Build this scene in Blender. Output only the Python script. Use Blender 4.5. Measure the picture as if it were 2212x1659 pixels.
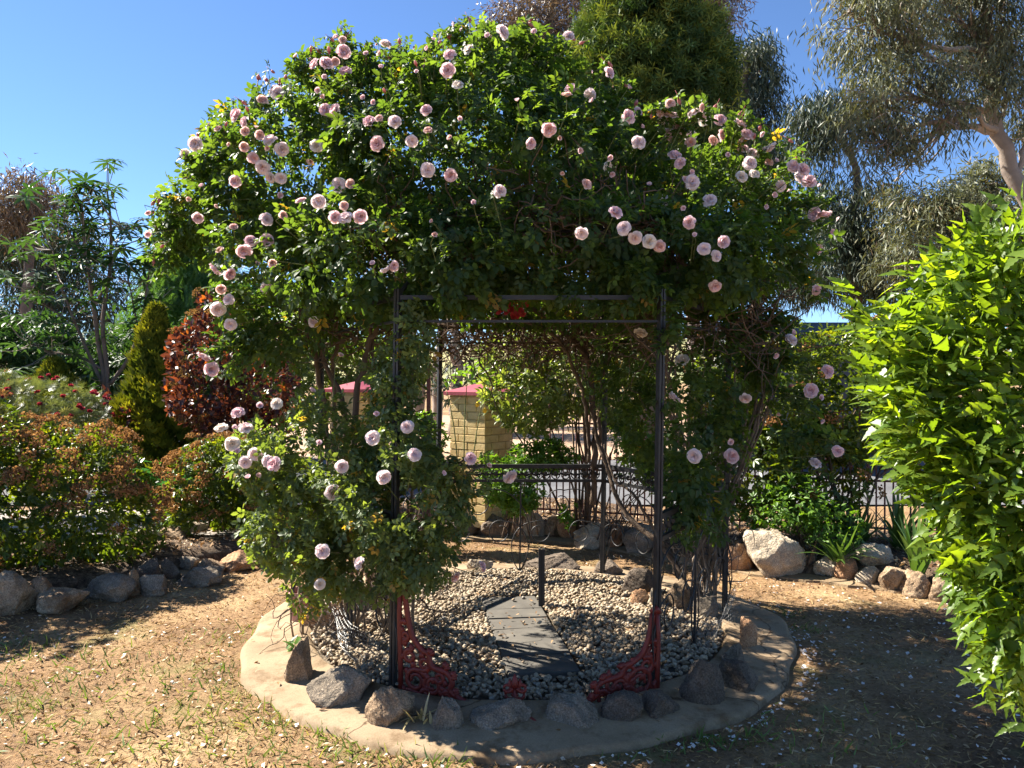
import bpy, math, random
import numpy as np
from mathutils import Vector, Matrix

# ---------------------------------------------------------------- camera, sky, sun, exposure
for o in list(bpy.data.objects):
    bpy.data.objects.remove(o, do_unlink=True)
SC = bpy.context.scene
COL = SC.collection
SC.render.engine = 'CYCLES'
SC.render.resolution_x, SC.render.resolution_y = 1024, 768
CAMZ, FPX, CX, HY = 1.6, 1670.0, 1106.0, 820.0     # eye height; focal length, centre and horizon of the 2212 px wide view
cam = bpy.data.cameras.new('camera')
cam.sensor_width = 36.0
cam.lens = 36.0 * FPX / 2212.0
cam.clip_start, cam.clip_end = 0.05, 6000.0
camo = bpy.data.objects.new('camera', cam)
camo.location = (0, 0, CAMZ)
camo.rotation_euler = (math.radians(90) - math.atan((829.5 - HY) / FPX), 0, 0)
COL.objects.link(camo)
SC.camera = camo

SUN_DIR = np.array([-1.0, 0.50, 1.05]); SUN_DIR /= np.linalg.norm(SUN_DIR)   # towards the sun: high, left, a little behind
SUN_EL = math.asin(SUN_DIR[2]); SUN_AZ = math.atan2(SUN_DIR[0], SUN_DIR[1])
world = bpy.data.worlds.new('World'); SC.world = world; world.use_nodes = True
wn = world.node_tree; wn.nodes.clear()
sky = wn.nodes.new('ShaderNodeTexSky'); sky.sky_type = 'NISHITA'; sky.sun_disc = False
sky.sun_elevation = SUN_EL; sky.sun_rotation = SUN_AZ
sky.air_density = 1.0; sky.dust_density = 0.0; sky.ozone_density = 7.0; sky.altitude = 2600
bg = wn.nodes.new('ShaderNodeBackground'); bg.inputs['Strength'].default_value = 0.06
wo = wn.nodes.new('ShaderNodeOutputWorld')
wn.links.new(sky.outputs[0], bg.inputs[0]); wn.links.new(bg.outputs[0], wo.inputs[0])
sl = bpy.data.lights.new('sun', 'SUN'); sl.energy = 5.0; sl.angle = math.radians(0.53); sl.color = (1.0, 0.93, 0.82)
so = bpy.data.objects.new('sun', sl); COL.objects.link(so)
so.rotation_euler = Vector((-SUN_DIR[0], -SUN_DIR[1], -SUN_DIR[2])).to_track_quat('-Z', 'Y').to_euler()
so.location = (-8, 4, 9)
SC.view_settings.view_transform = 'Standard'
SC.view_settings.look = 'None'
SC.view_settings.exposure = 1.95
SC.view_settings.gamma = 1.0
SC.cycles.use_denoising = True
SC.cycles.use_adaptive_sampling = True; SC.cycles.adaptive_threshold = .02
SC.cycles.max_bounces = 5; SC.cycles.diffuse_bounces = 2; SC.cycles.glossy_bounces = 2
SC.cycles.transmission_bounces = 3; SC.cycles.transparent_max_bounces = 4
SC.cycles.sample_clamp_indirect = 6.0

rng = np.random.default_rng(11)
random.seed(11)
PI = math.pi

# ---------------------------------------------------------------- helpers
def P(px, py, d):
    """point at depth d seen at (px, py) of the 2212 px wide photograph"""
    return np.array([(px - CX) / FPX * d, d, CAMZ + (HY - py) / FPX * d])

def GD(py, z=0.0):
    return (CAMZ - z) * FPX / (py - HY)

def nrm(v):
    v = np.asarray(v, float)
    return v / np.maximum(np.linalg.norm(v, axis=-1, keepdims=True), 1e-9)

def lump(p, f=1.0, seed=0.0):
    p = np.asarray(p) * f
    x, y, z = p[..., 0], p[..., 1], p[..., 2]
    return (np.sin(x * 1.7 + y * 2.3 + seed) + np.sin(y * 1.9 - z * 2.7 + 1.3 * seed + 1) + np.sin(z * 2.1 + x * 2.9 + 2.1 * seed + 2)
            + .5 * np.sin(3.7 * x - 4.1 * z + seed) + .5 * np.sin(4.3 * y + 3.9 * x + 3 * seed)) / 4.0

class MB:
    """collects triangles for one mesh"""
    def __init__(s): s.v, s.f, s.r, s.u, s.n = [], [], [], [], 0
    def add(s, V, F, r=0.5, u=None):
        V = np.asarray(V, float).reshape(-1, 3); F = np.asarray(F, int).reshape(-1, 3)
        s.v.append(V); s.f.append(F + s.n); s.n += len(V)
        s.r.append(np.broadcast_to(np.asarray(r, float), (len(V),)).copy())
        s.u.append(np.zeros(len(V)) if u is None else np.asarray(u, float))
        return s
    def box(s, c, h, R=None, r=0.5):
        V = np.array([[x, y, z] for x in (-1, 1) for y in (-1, 1) for z in (-1, 1)], float) * np.asarray(h)
        if R is not None: V = V @ np.asarray(R).T
        Q = [(0, 1, 3, 2), (4, 6, 7, 5), (0, 4, 5, 1), (2, 3, 7, 6), (0, 2, 6, 4), (1, 5, 7, 3)]
        return s.add(V + np.asarray(c), [t for q in Q for t in ((q[0], q[1], q[2]), (q[0], q[2], q[3]))], r)
    def tube(s, pts, rad, sides=6, cap=True, r=0.5, flat=None):
        pts = np.asarray(pts, float); n = len(pts)
        rad = np.broadcast_to(np.asarray(rad, float), (n,))
        t = nrm(np.gradient(pts, axis=0))
        ref = np.array([0., 0, 1]) if abs(t[:, 2]).mean() < .8 else np.array([1., 0, 0])
        if flat is not None: ref = np.asarray(flat[0], float)
        a = nrm(np.cross(t, ref)); b = np.cross(a, t)
        ang = np.arange(sides) * 2 * PI / sides
        fb = 1.0 if flat is None else flat[1]
        V = pts[:, None] + rad[:, None, None] * (np.cos(ang)[None, :, None] * a[:, None] + fb * np.sin(ang)[None, :, None] * b[:, None])
        i = np.arange(n - 1)[:, None] * sides; j = np.arange(sides)[None]; k = (j + 1) % sides
        F = np.stack([np.stack([i + j, i + k, i + sides + k], -1), np.stack([i + j, i + sides + k, i + sides + j], -1)], 2).reshape(-1, 3)
        V = V.reshape(-1, 3)
        if cap:
            m = len(V); V = np.vstack([V, pts[0], pts[-1]])
            c0 = [(m, (q + 1) % sides, q) for q in range(sides)]
            o = (n - 1) * sides
            c1 = [(m + 1, o + q, o + (q + 1) % sides) for q in range(sides)]
            F = np.vstack([F, c0, c1])
        return s.add(V, F, r)
    def build(s, name, mat, parent=None, smooth=False):
        return mk(name, np.vstack(s.v), np.vstack(s.f), mat, parent, smooth, np.concatenate(s.r), np.concatenate(s.u))

LEAFY = set()
def mesh_np(name, V, F, mat, smooth=False, rnd=None, u=None):
    me = bpy.data.meshes.new(name)
    V = np.ascontiguousarray(V, np.float32); F = np.ascontiguousarray(F, np.int32)
    k = F.shape[1]
    me.vertices.add(len(V)); me.vertices.foreach_set('co', V.ravel())
    me.loops.add(F.size); me.loops.foreach_set('vertex_index', F.ravel())
    me.polygons.add(len(F)); me.polygons.foreach_set('loop_start', np.arange(len(F), dtype=np.int32) * k)
    try: me.polygons.foreach_set('loop_total', np.full(len(F), k, np.int32))
    except Exception: pass
    for nm, arr in (('rnd', rnd), ('u', u)):
        if arr is not None:
            at = me.attributes.new(nm, 'FLOAT', 'POINT'); at.data.foreach_set('value', np.ascontiguousarray(arr, np.float32))
    me.update(calc_edges=True)
    me.polygons.foreach_set('use_smooth', np.full(len(F), bool(smooth) or (mat is not None and mat.name in LEAFY), bool))
    if mat: me.materials.append(mat)
    return me

def link(name, data, parent=None):
    o = bpy.data.objects.new(name, data); COL.objects.link(o)
    if parent is not None: o.parent = parent
    return o

def origin(parent):
    v = np.zeros(3)
    while parent is not None:
        v = v + np.array(parent.location); parent = parent.parent
    return v

def mk(name, V, F, mat, parent=None, smooth=False, rnd=None, u=None):
    V = np.asarray(V, float)
    if parent is not None: V = V - origin(parent)
    return link(name, mesh_np(name, V, F, mat, smooth, rnd, u), parent)

def tag(o, label=None, cat=None, group=None, kind=None):
    if label: o['label'] = label
    if cat: o['category'] = cat
    if group: o['group'] = group
    if kind: o['kind'] = kind
    return o

def thing(name, label, cat, loc, group=None):
    o = bpy.data.objects.new(name, None); COL.objects.link(o)
    o.location = [float(c) for c in loc]; o.empty_display_size = .1
    return tag(o, label, cat, group)

def place_own(o):
    """move a single-mesh thing's origin to its base"""
    me = o.data; n = len(me.vertices); a = np.empty(n * 3, np.float32); me.vertices.foreach_get('co', a); a = a.reshape(-1, 3)
    c = np.array([a[:, 0].mean(), a[:, 1].mean(), a[:, 2].min()]); a -= c
    me.vertices.foreach_set('co', a.ravel()); me.update(); o.location = [float(q) for q in c]
    return o

# leaf templates: y = towards the tip, z = face normal
def simple_leaf(L=1., W=.5, fold=.12, curl=.12):
    h = W / 2 * L
    V = [(0, 0, 0), (0, .5 * L, -fold * L * .4), (0, L, -curl * L),
         (-h * .85, .3 * L, fold * L * .5), (-h * .8, .66 * L, fold * L * .3 - curl * .3 * L),
         (h * .85, .3 * L, fold * L * .5), (h * .8, .66 * L, fold * L * .3 - curl * .3 * L)]
    F = [(0, 1, 3), (3, 1, 4), (4, 1, 2), (0, 5, 1), (5, 6, 1), (6, 2, 1)]
    return np.array(V, float), np.array(F)

def narrow_leaf(L=1., W=.12, curl=.1):
    h = W * L / 2
    return np.array([(0, 0, 0), (-h, .45 * L, .02 * L), (h, .45 * L, .02 * L), (0.03 * L, L, -curl * L)], float), np.array([(0, 2, 1), (1, 2, 3)])

def outline_leaf(half, L=1., fold=.15, curl=.15, wave=.0):
    """half: interior rows (x, y) of the right edge, base to tip"""
    V = [(0, 0, 0)]; F = []
    for i, (x, y) in enumerate(half):
        zc = -curl * y * y; ze = zc + fold * x + wave * math.sin(i * 2.4)
        V += [(-x, y, ze), (0, y, zc), (x, y, ze)]
    k = len(V); V.append((0, 1, -curl))
    F += [(0, 2, 1), (0, 3, 2)]
    for i in range(len(half) - 1):
        a = 1 + 3 * i; b = a + 3
        F += [(a, a + 1, b + 1), (a, b + 1, b), (a + 1, a + 2, b + 2), (a + 1, b + 2, b + 1)]
    a = 1 + 3 * (len(half) - 1)
    F += [(a, a + 1, k), (a + 1, a + 2, k)]
    return np.array(V, float) * L, np.array(F)

def rotz(V, a):
    c, s = math.cos(a), math.sin(a)
    return V @ np.array([[c, -s, 0], [s, c, 0], [0, 0, 1]]).T

def rotx(V, a):
    c, s = math.cos(a), math.sin(a)
    return V @ np.array([[1, 0, 0], [0, c, -s], [0, s, c]]).T

def join(parts):
    Vs, Fs, n = [], [], 0
    for V, F in parts:
        Vs.append(V); Fs.append(F + n); n += len(V)
    return np.vstack(Vs), np.vstack(Fs)

def frames(tip, nm):
    y = nrm(tip); x = nrm(np.cross(y, nm)); z = np.cross(x, y)
    return np.stack([x, y, z], -1)

def scatter(T, pos, R, s):
    V, F = T
    n, k = len(pos), len(V)
    s = np.broadcast_to(np.asarray(s, float), (n,))
    W = np.einsum('nij,kj->nki', R, V) * s[:, None, None] + pos[:, None]
    return W.reshape(-1, 3), (F[None] + (np.arange(n) * k)[:, None, None]).reshape(-1, 3)

def scatter_into(mb, Ts, pos, R, s, rnd):
    n = len(pos); s = np.broadcast_to(np.asarray(s, float), (n,)); pick = rng.integers(0, len(Ts), n)
    for i, T in enumerate(Ts):
        q = pick == i
        if q.any():
            V, F = scatter(T, pos[q], R[q], s[q]); mb.add(V, F, np.repeat(rnd[q], len(T[0])))

def rvec(n): return nrm(rng.normal(size=(n, 3)))

def blob_points(blobs, n, shell=(.7, 1.0), keep=.55, gap=-9., gf=3., lumpy=.14, seed=0.):
    """points in the outer shell of a union of ellipsoids: positions, outward normals, shell factor"""
    B = np.array(blobs, float); C, A = B[:, :3], B[:, 3:6]
    w = A[:, 0] * A[:, 1] + A[:, 1] * A[:, 2] + A[:, 0] * A[:, 2]; w /= w.sum()
    ps, ns, fs = [], [], []; got = 0
    while got < n:
        m = int((n - got) * 2.2) + 64
        i = rng.choice(len(B), m, p=w); d = rvec(m)
        f = shell[0] + (shell[1] - shell[0]) * rng.random(m) ** .6
        p0 = C[i] + d * A[i]
        f = f * (1 + lumpy * lump(p0, 2.6, seed))
        p = C[i] + d * A[i] * f[:, None]
        q = (((p[:, None] - C[None]) / A[None]) ** 2).sum(-1); q[np.arange(m), i] = 9
        ok = (q.min(1) > keep ** 2) & (lump(p, gf, seed + 5) > gap)
        p, f, no = p[ok], f[ok], nrm(d / A[i])[ok]
        ps.append(p); ns.append(no); fs.append(f); got += len(p)
    return np.vstack(ps)[:n], np.vstack(ns)[:n], np.concatenate(fs)[:n]

def ray_hit(px, py, blobs, grow=1.0, d0=5.0):
    d = P(px, py, 1.0) - np.array([0, 0, CAMZ]); o = np.array([0, 0, CAMZ]); best = None; near = (9, d0, None)
    for b in blobs:
        c, a = np.array(b[:3]), np.array(b[3:6]) * grow
        e, g = (o - c) / a, d / a
        A_, B_, C_ = g @ g, 2 * e @ g, e @ e - 1
        D = B_ * B_ - 4 * A_ * C_
        if D > 0:
            t = (-B_ - math.sqrt(D)) / (2 * A_)
            if best is None or t < best[0]: best = (t, nrm((o + d * t - c) / a / a))
        else:
            t = -B_ / (2 * A_); miss = np.linalg.norm(e + g * t)
            if miss < near[0]: near = (miss, t, nrm((o + d * t - c) / a / a))
    if best is None: best = (near[1], near[2])
    return o + d * best[0], best[1]

def place(name, me, pos, R, s, parent):
    o = link(name, me, parent)
    M = Matrix.Identity(4)
    L = np.asarray(pos) - origin(parent)
    for i in range(3):
        for j in range(3): M[i][j] = float(R[i, j] * s)
        M[i][3] = float(L[i])
    o.matrix_basis = M
    return o

def leaf_parts(root, Ts, pos, R, s, rnd, mat, score, n_parts, name='leaf', rest='foliage'):
    """the n_parts leaves of highest score as parts of their own, the others joined as stuff"""
    n = len(pos); s = np.broadcast_to(np.asarray(s, float), (n,))
    order = np.argsort(-score); top = order[:n_parts]; low = order[n_parts:]
    if len(top):
        mes = [mesh_np(name, T[0], T[1], mat, False, np.full(len(T[0]), v), np.zeros(len(T[0]))) for T in Ts for v in (.1, .35, .6, .85)]
        for q in top: place(name, mes[int(rng.integers(len(mes)))], pos[q], R[q], s[q], root)
    if len(low):
        mb = MB(); scatter_into(mb, Ts, pos[low], R[low], s[low], rnd[low])
        return tag(mb.build(rest, mat, root), kind='stuff')

# ---------------------------------------------------------------- materials
def newmat(name):
    m = bpy.data.materials.new(name); m.use_nodes = True
    nt = m.node_tree; nt.nodes.clear()
    out = nt.nodes.new('ShaderNodeOutputMaterial')
    return m, nt, out

def N(nt, t, **kw):
    n = nt.nodes.new(t)
    for k, v in kw.items():
        if k in n.inputs: n.inputs[k].default_value = v
        else: setattr(n, k, v)
    return n

def ramp(nt, src, stops):
    r = nt.nodes.new('ShaderNodeValToRGB'); e = r.color_ramp.elements
    while len(e) < len(stops): e.new(.5)
    for i, (p, c) in enumerate(stops): e[i].position = p; e[i].color = (*c, 1)
    nt.links.new(src, r.inputs[0]); return r.outputs[0]

def attr(nt, n):
    a = nt.nodes.new('ShaderNodeAttribute'); a.attribute_name = n; return a.outputs['Fac']

def leafmat(name, stops, trans=(1.3, 1.25, .5), tfac=.4, rough=.42, spec=.45, objrand=False, src='rnd'):
    m, nt, out = newmat(name); LEAFY.add(m.name)
    c = ramp(nt, attr(nt, src), stops)
    p = N(nt, 'ShaderNodeBsdfPrincipled', Roughness=rough); p.inputs['Specular IOR Level'].default_value = spec
    nt.links.new(c, p.inputs['Base Color'])
    mx = N(nt, 'ShaderNodeMix', data_type='RGBA', blend_type='MULTIPLY'); mx.inputs[0].default_value = 1
    nt.links.new(c, mx.inputs[6]); mx.inputs[7].default_value = (*trans, 1); mx.clamp_result = False
    t = N(nt, 'ShaderNodeBsdfTranslucent'); nt.links.new(mx.outputs[2], t.inputs[0])
    ms = N(nt, 'ShaderNodeMixShader'); ms.inputs[0].default_value = tfac
    nt.links.new(p.outputs[0], ms.inputs[1]); nt.links.new(t.outputs[0], ms.inputs[2]); nt.links.new(ms.outputs[0], out.inputs[0])
    return m

def surfmat(name, stops, scale=6., detail=6., rough=.85, bump=.3, bscale=None, bdist=.01, spec=.25, coord='Object', metallic=0., fine=None, fine_amt=.35, distortion=0.):
    """noise-coloured surface with bump; fine = scale of a second speckle"""
    m, nt, out = newmat(name)
    tc = N(nt, 'ShaderNodeNewGeometry') if coord == 'World' else N(nt, 'ShaderNodeTexCoord')
    vec = tc.outputs['Position' if coord == 'World' else coord]
    n1 = N(nt, 'ShaderNodeTexNoise', Scale=scale, Detail=detail, Roughness=.6, Distortion=distortion); nt.links.new(vec, n1.inputs['Vector'])
    col = ramp(nt, n1.outputs[0], stops)
    if fine:
        n3 = N(nt, 'ShaderNodeTexNoise', Scale=fine, Detail=3., Roughness=.7); nt.links.new(vec, n3.inputs['Vector'])
        f = ramp(nt, n3.outputs[0], [(.3, (1 - fine_amt,) * 3), (.7, (1 + fine_amt,) * 3)])
        mx = N(nt, 'ShaderNodeMix', data_type='RGBA', blend_type='MULTIPLY'); mx.inputs[0].default_value = 1
        nt.links.new(col, mx.inputs[6]); nt.links.new(f, mx.inputs[7]); col = mx.outputs[2]
    p = N(nt, 'ShaderNodeBsdfPrincipled', Roughness=rough, Metallic=metallic); p.inputs['Specular IOR Level'].default_value = spec
    nt.links.new(col, p.inputs['Base Color'])
    if bump:
        n2 = N(nt, 'ShaderNodeTexNoise', Scale=bscale or scale * 6, Detail=8., Roughness=.65); nt.links.new(vec, n2.inputs['Vector'])
        b = N(nt, 'ShaderNodeBump', Strength=bump, Distance=bdist); nt.links.new(n2.outputs[0], b.inputs['Height']); nt.links.new(b.outputs[0], p.inputs['Normal'])
    nt.links.new(p.outputs[0], out.inputs[0])
    return m

def rndmat(name, stops, rough=.7, spec=.3, src='rnd', bump=0., bscale=60.):
    m, nt, out = newmat(name)
    c = ramp(nt, attr(nt, src), stops)
    p = N(nt, 'ShaderNodeBsdfPrincipled', Roughness=rough); p.inputs['Specular IOR Level'].default_value = spec
    nt.links.new(c, p.inputs['Base Color'])
    if bump:
        tc = N(nt, 'ShaderNodeTexCoord'); n2 = N(nt, 'ShaderNodeTexNoise', Scale=bscale, Detail=5.); nt.links.new(tc.outputs['Object'], n2.inputs['Vector'])
        b = N(nt, 'ShaderNodeBump', Strength=bump, Distance=.005); nt.links.new(n2.outputs[0], b.inputs['Height']); nt.links.new(b.outputs[0], p.inputs['Normal'])
    nt.links.new(p.outputs[0], out.inputs[0])
    return m

M = {}
M['rose_leaf'] = leafmat('rose_leaf', [(0, (.026, .056, .024)), (.5, (.046, .086, .030)), (.93, (.08, .13, .038)), (1., (.22, .15, .04))], trans=(3.1, 2.7, .5), tfac=.52, rough=.45, spec=.3)
M['bush_leaf'] = leafmat('bush_leaf', [(0, (.06, .095, .038)), (.5, (.105, .155, .06)), (.9, (.155, .205, .07)), (1., (.32, .22, .06))], trans=(2.2, 2.0, .45), tfac=.46, rough=.45, spec=.35)
M['viburnum_leaf'] = leafmat('viburnum_leaf', [(0, (.03, .06, .012)), (.6, (.075, .12, .018)), (1, (.18, .21, .024))], trans=(2.3, 2.0, .35), tfac=.46, rough=.36)
M['hibiscus_leaf'] = leafmat('hibiscus_leaf', [(0, (.07, .13, .022)), (.6, (.12, .20, .028)), (1, (.18, .26, .035))], trans=(2.4, 2.1, .35), tfac=.54, rough=.38)
M['gum_leaf'] = leafmat('gum_leaf', [(0, (.06, .075, .05)), (.55, (.13, .145, .085)), (.85, (.20, .205, .115)), (1, (.19, .14, .09))], trans=(1.3, 1.2, .5), tfac=.25, rough=.5, spec=.3)
M['gum_dark'] = leafmat('gum_dark', [(0, (.025, .042, .032)), (.7, (.05, .072, .046)), (1, (.08, .09, .05))], trans=(1.2, 1.1, .5), tfac=.2, rough=.5, spec=.3)
M['gum_brown'] = leafmat('gum_brown', [(0, (.07, .065, .045)), (.5, (.13, .10, .07)), (1, (.21, .14, .095))], trans=(1.2, 1., .6), tfac=.25, rough=.45)
M['pine_leaf'] = leafmat('pine_leaf', [(0, (.022, .05, .016)), (.45, (.06, .11, .026)), (1, (.24, .28, .055))], trans=(1.3, 1.2, .4), tfac=.22, rough=.6, spec=.2)
M['feather_leaf'] = leafmat('feather_leaf', [(0, (.05, .12, .03)), (1, (.11, .21, .05))], trans=(1.4, 1.4, .5), tfac=.4)
M['whorl_leaf'] = leafmat('whorl_leaf', [(0, (.022, .055, .022)), (1, (.055, .105, .035))], trans=(1.6, 1.7, .5), tfac=.35, rough=.5, spec=.25)
M['gold_leaf'] = leafmat('gold_leaf', [(0, (.03, .06, .012)), (.4, (.10, .13, .016)), (.75, (.26, .26, .025)), (1, (.42, .38, .03))], trans=(1.3, 1.2, .4), tfac=.3, rough=.6, spec=.2)
M['smoke_leaf'] = leafmat('smoke_leaf', [(0, (.035, .016, .02)), (.5, (.075, .03, .028)), (.80, (.13, .045, .028)), (.92, (.30, .10, .025)), (1, (.36, .17, .03))], trans=(1.7, 1.1, .5), tfac=.45, rough=.4)
M['smoke_fluff'] = leafmat('smoke_fluff', [(0, (.16, .10, .045)), (1, (.34, .22, .10))], trans=(1.3, 1.1, .6), tfac=.35, rough=.8)
M['grevillea_leaf'] = leafmat('grevillea_leaf', [(0, (.09, .12, .05)), (.8, (.17, .20, .09)), (1, (.24, .24, .12))], tfac=.3)
M['red_flower'] = leafmat('red_flower', [(0, (.26, .02, .035)), (1, (.55, .07, .10))], trans=(1.3, 1, 1), tfac=.35)
M['head'] = leafmat('head', [(0, (.22, .12, .06)), (.6, (.38, .22, .11)), (1, (.50, .33, .18))], trans=(1.3, 1.1, .6), tfac=.3, rough=.8, spec=.15)
M['olive_leaf'] = leafmat('olive_leaf', [(0, (.08, .12, .03)), (.7, (.16, .21, .06)), (1, (.30, .33, .13))], trans=(1.7, 1.6, .5), tfac=.48, rough=.33)
M['green_leaf'] = leafmat('green_leaf', [(0, (.06, .14, .02)), (1, (.14, .26, .03))], trans=(1.6, 1.5, .4), tfac=.45)
M['strap_leaf'] = leafmat('strap_leaf', [(0, (.05, .11, .025)), (1, (.12, .20, .05))], trans=(1.5, 1.5, .5), tfac=.3, rough=.35)
M['acanthus_leaf'] = leafmat('acanthus_leaf', [(0, (.03, .12, .02)), (1, (.06, .20, .03))], trans=(1.5, 1.5, .5), tfac=.35, rough=.25)
M['grass'] = leafmat('grass', [(0, (.07, .13, .03)), (.6, (.15, .22, .05)), (1, (.33, .30, .12))], tfac=.35)
M['straw'] = leafmat('straw', [(0, (.20, .12, .05)), (.6, (.40, .26, .12)), (1, (.55, .40, .20))], trans=(1.1, 1., .7), tfac=.2, rough=.8, spec=.15)
M['litter'] = leafmat('litter', [(0, (.10, .055, .025)), (.45, (.27, .15, .07)), (.8, (.45, .30, .16)), (1, (.66, .55, .42))], trans=(1.1, 1, .7), tfac=.15, rough=.7, spec=.2)
M['petal_white'] = leafmat('petal_white', [(0, (.72, .66, .62)), (1, (.85, .82, .80))], trans=(1, 1, 1), tfac=.3, rough=.7, spec=.2)
def petal(name, a, b):
    return leafmat(name, [(0, a), (.55, tuple(.6 * x + .4 * y for x, y in zip(a, b))), (1, b)], trans=(1.05, .95, .95), tfac=.38, rough=.6, spec=.2, src='u')
M['rose_pink'] = petal('rose_pink', (.93, .75, .76), (.90, .52, .55))
M['rose_salmon'] = petal('rose_salmon', (.93, .73, .66), (.89, .44, .34))
M['rose_pale'] = petal('rose_pale', (.94, .87, .86), (.91, .70, .69))
M['rose_cream'] = petal('rose_cream', (.94, .91, .85), (.90, .77, .62))
M['rose_bud'] = petal('rose_bud', (.42, .14, .14), (.72, .38, .36))
M['twig'] = surfmat('twig', [(.3, (.07, .045, .03)), (.7, (.17, .12, .085))], scale=9, rough=.9, bump=.4, bscale=60, coord='Object')
M['cane'] = surfmat('cane', [(.25, (.10, .075, .055)), (.75, (.27, .21, .16))], scale=14, rough=.9, bump=.6, bscale=70)
M['dark_cane'] = surfmat('dark_cane', [(.25, (.06, .042, .03)), (.75, (.16, .115, .08))], scale=14, rough=.95, bump=.7, bscale=70)
M['gum_bark'] = surfmat('gum_bark', [(.3, (.13, .105, .09)), (.5, (.25, .205, .17)), (.72, (.36, .31, .265))], scale=1.4, rough=.8, bump=.3, bscale=9, bdist=.03)
M['dark_bark'] = surfmat('dark_bark', [(.3, (.09, .065, .05)), (.7, (.20, .15, .12))], scale=3, rough=.9, bump=.5, bscale=18, bdist=.02)
M['green_stem'] = surfmat('green_stem', [(.3, (.07, .10, .03)), (.7, (.16, .17, .06))], scale=9, rough=.7, bump=.2)
M['iron'] = surfmat('iron', [(.3, (.010, .010, .011)), (.62, (.022, .021, .021)), (.8, (.06, .05, .045))], scale=22, rough=.5, bump=.25, bscale=90, bdist=.002, spec=.45)
M['brown_iron'] = surfmat('brown_iron', [(.3, (.10, .03, .03)), (.7, (.17, .055, .05))], scale=22, rough=.55, bump=.2, bscale=90, bdist=.002, spec=.4)
M['red_iron'] = surfmat('red_iron', [(.25, (.085, .010, .008)), (.55, (.15, .018, .012)), (.8, (.20, .034, .022))], scale=12, rough=.5, bump=.35, bscale=50, bdist=.003, spec=.4)
M['cast'] = M['red_iron']
ROCK = {}
for nm, a, b, c in (('grey', (.085, .07, .055), (.22, .18, .135), (.36, .285, .205)), ('tan', (.13, .085, .055), (.29, .205, .13), (.44, .33, .22)),
                    ('orange', (.19, .095, .055), (.35, .20, .11), (.48, .33, .21)), ('pale', (.24, .19, .14), (.40, .33, .24), (.54, .46, .35)),
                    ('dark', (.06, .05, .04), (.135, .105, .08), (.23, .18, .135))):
    ROCK[nm] = surfmat('rock_' + nm, [(.28, a), (.5, b), (.72, c)], scale=6., detail=12, rough=.95, bump=1., bscale=34, bdist=.02, spec=.15, coord='World', fine=130, fine_amt=.55)
# ---------------------------------------------------------------- the setting
CEN = np.array([0.03, 4.95])          # middle of the arbor bed
LAWN = [(-60, 4.9), (-5.2, 4.75), (-4.3, 5.0), (-3.55, 5.45), (-2.95, 6.05), (-2.5, 6.7), (-1.9, 7.35), (-1.2, 7.7), (-.4, 7.82), (.4, 7.75), (.95, 7.4), (1.45, 6.85),
        (1.95, 6.45), (2.45, 6.2), (2.9, 5.95), (3.3, 5.65), (4.2, 5.2), (5.2, 5.0), (60, 5.2)]
LX = np.array([p[0] for p in LAWN]); LY = np.array([p[1] for p in LAWN])
def lawn_edge(x): return np.interp(x, LX, LY)

def ground_z(x, y):
    p = np.stack([x, y, 0 * x], -1)
    z = .012 * lump(p, 1.3, 3.) + .007 * lump(p, 5., 1.) + .004 * lump(p, 17., 2.)
    r = np.hypot(x - CEN[0], y - CEN[1])
    return z * np.clip((r - 1.5) / .5, 0, 1) * np.clip((14 - np.abs(y)) / 6, 0, 1)

def m_ground():
    m, nt, out = newmat('dry_lawn')
    g = N(nt, 'ShaderNodeNewGeometry').outputs['Position']
    def noise(sc, det=5., ro=.6, dis=0.):
        n = N(nt, 'ShaderNodeTexNoise', Scale=sc, Detail=det, Roughness=ro, Distortion=dis); nt.links.new(g, n.inputs['Vector']); return n.outputs[0]
    base = ramp(nt, noise(1.1, 6), [(.34, (.15, .09, .05)), (.5, (.27, .17, .09)), (.66, (.40, .28, .15))])
    fine = ramp(nt, noise(42, 8, .75, .6), [(.30, (.42, .38, .36)), (.52, (1., 1., 1.)), (.72, (1.5, 1.42, 1.3))])
    mx = N(nt, 'ShaderNodeMix', data_type='RGBA', blend_type='MULTIPLY'); mx.inputs[0].default_value = 1
    nt.links.new(base, mx.inputs[6]); nt.links.new(fine, mx.inputs[7])
    gm = ramp(nt, noise(1.7, 3), [(.56, (0, 0, 0)), (.68, (.55, .55, .55))])
    mg = N(nt, 'ShaderNodeMix', data_type='RGBA'); nt.links.new(gm, mg.inputs[0]); nt.links.new(mx.outputs[2], mg.inputs[6]); mg.inputs[7].default_value = (.16, .16, .06, 1)
    p = N(nt, 'ShaderNodeBsdfPrincipled', Roughness=.95); p.inputs['Specular IOR Level'].default_value = .12
    nt.links.new(mg.outputs[2], p.inputs['Base Color'])
    b = N(nt, 'ShaderNodeBump', Strength=.9, Distance=.018); nt.links.new(noise(55, 9, .75, .4), b.inputs['Height']); nt.links.new(b.outputs[0], p.inputs['Normal'])
    nt.links.new(p.outputs[0], out.inputs[0]); return m

def grid(xs, ys, zf):
    X, Y = np.meshgrid(xs, ys); Z = zf(X, Y)
    V = np.stack([X, Y, Z], -1).reshape(-1, 3); nx = len(xs)
    i = (np.arange(len(ys) - 1)[:, None] * nx + np.arange(nx - 1)[None]).ravel()
    F = np.stack([i, i + 1, i + nx + 1, i + nx], -1)
    return V, F

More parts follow.
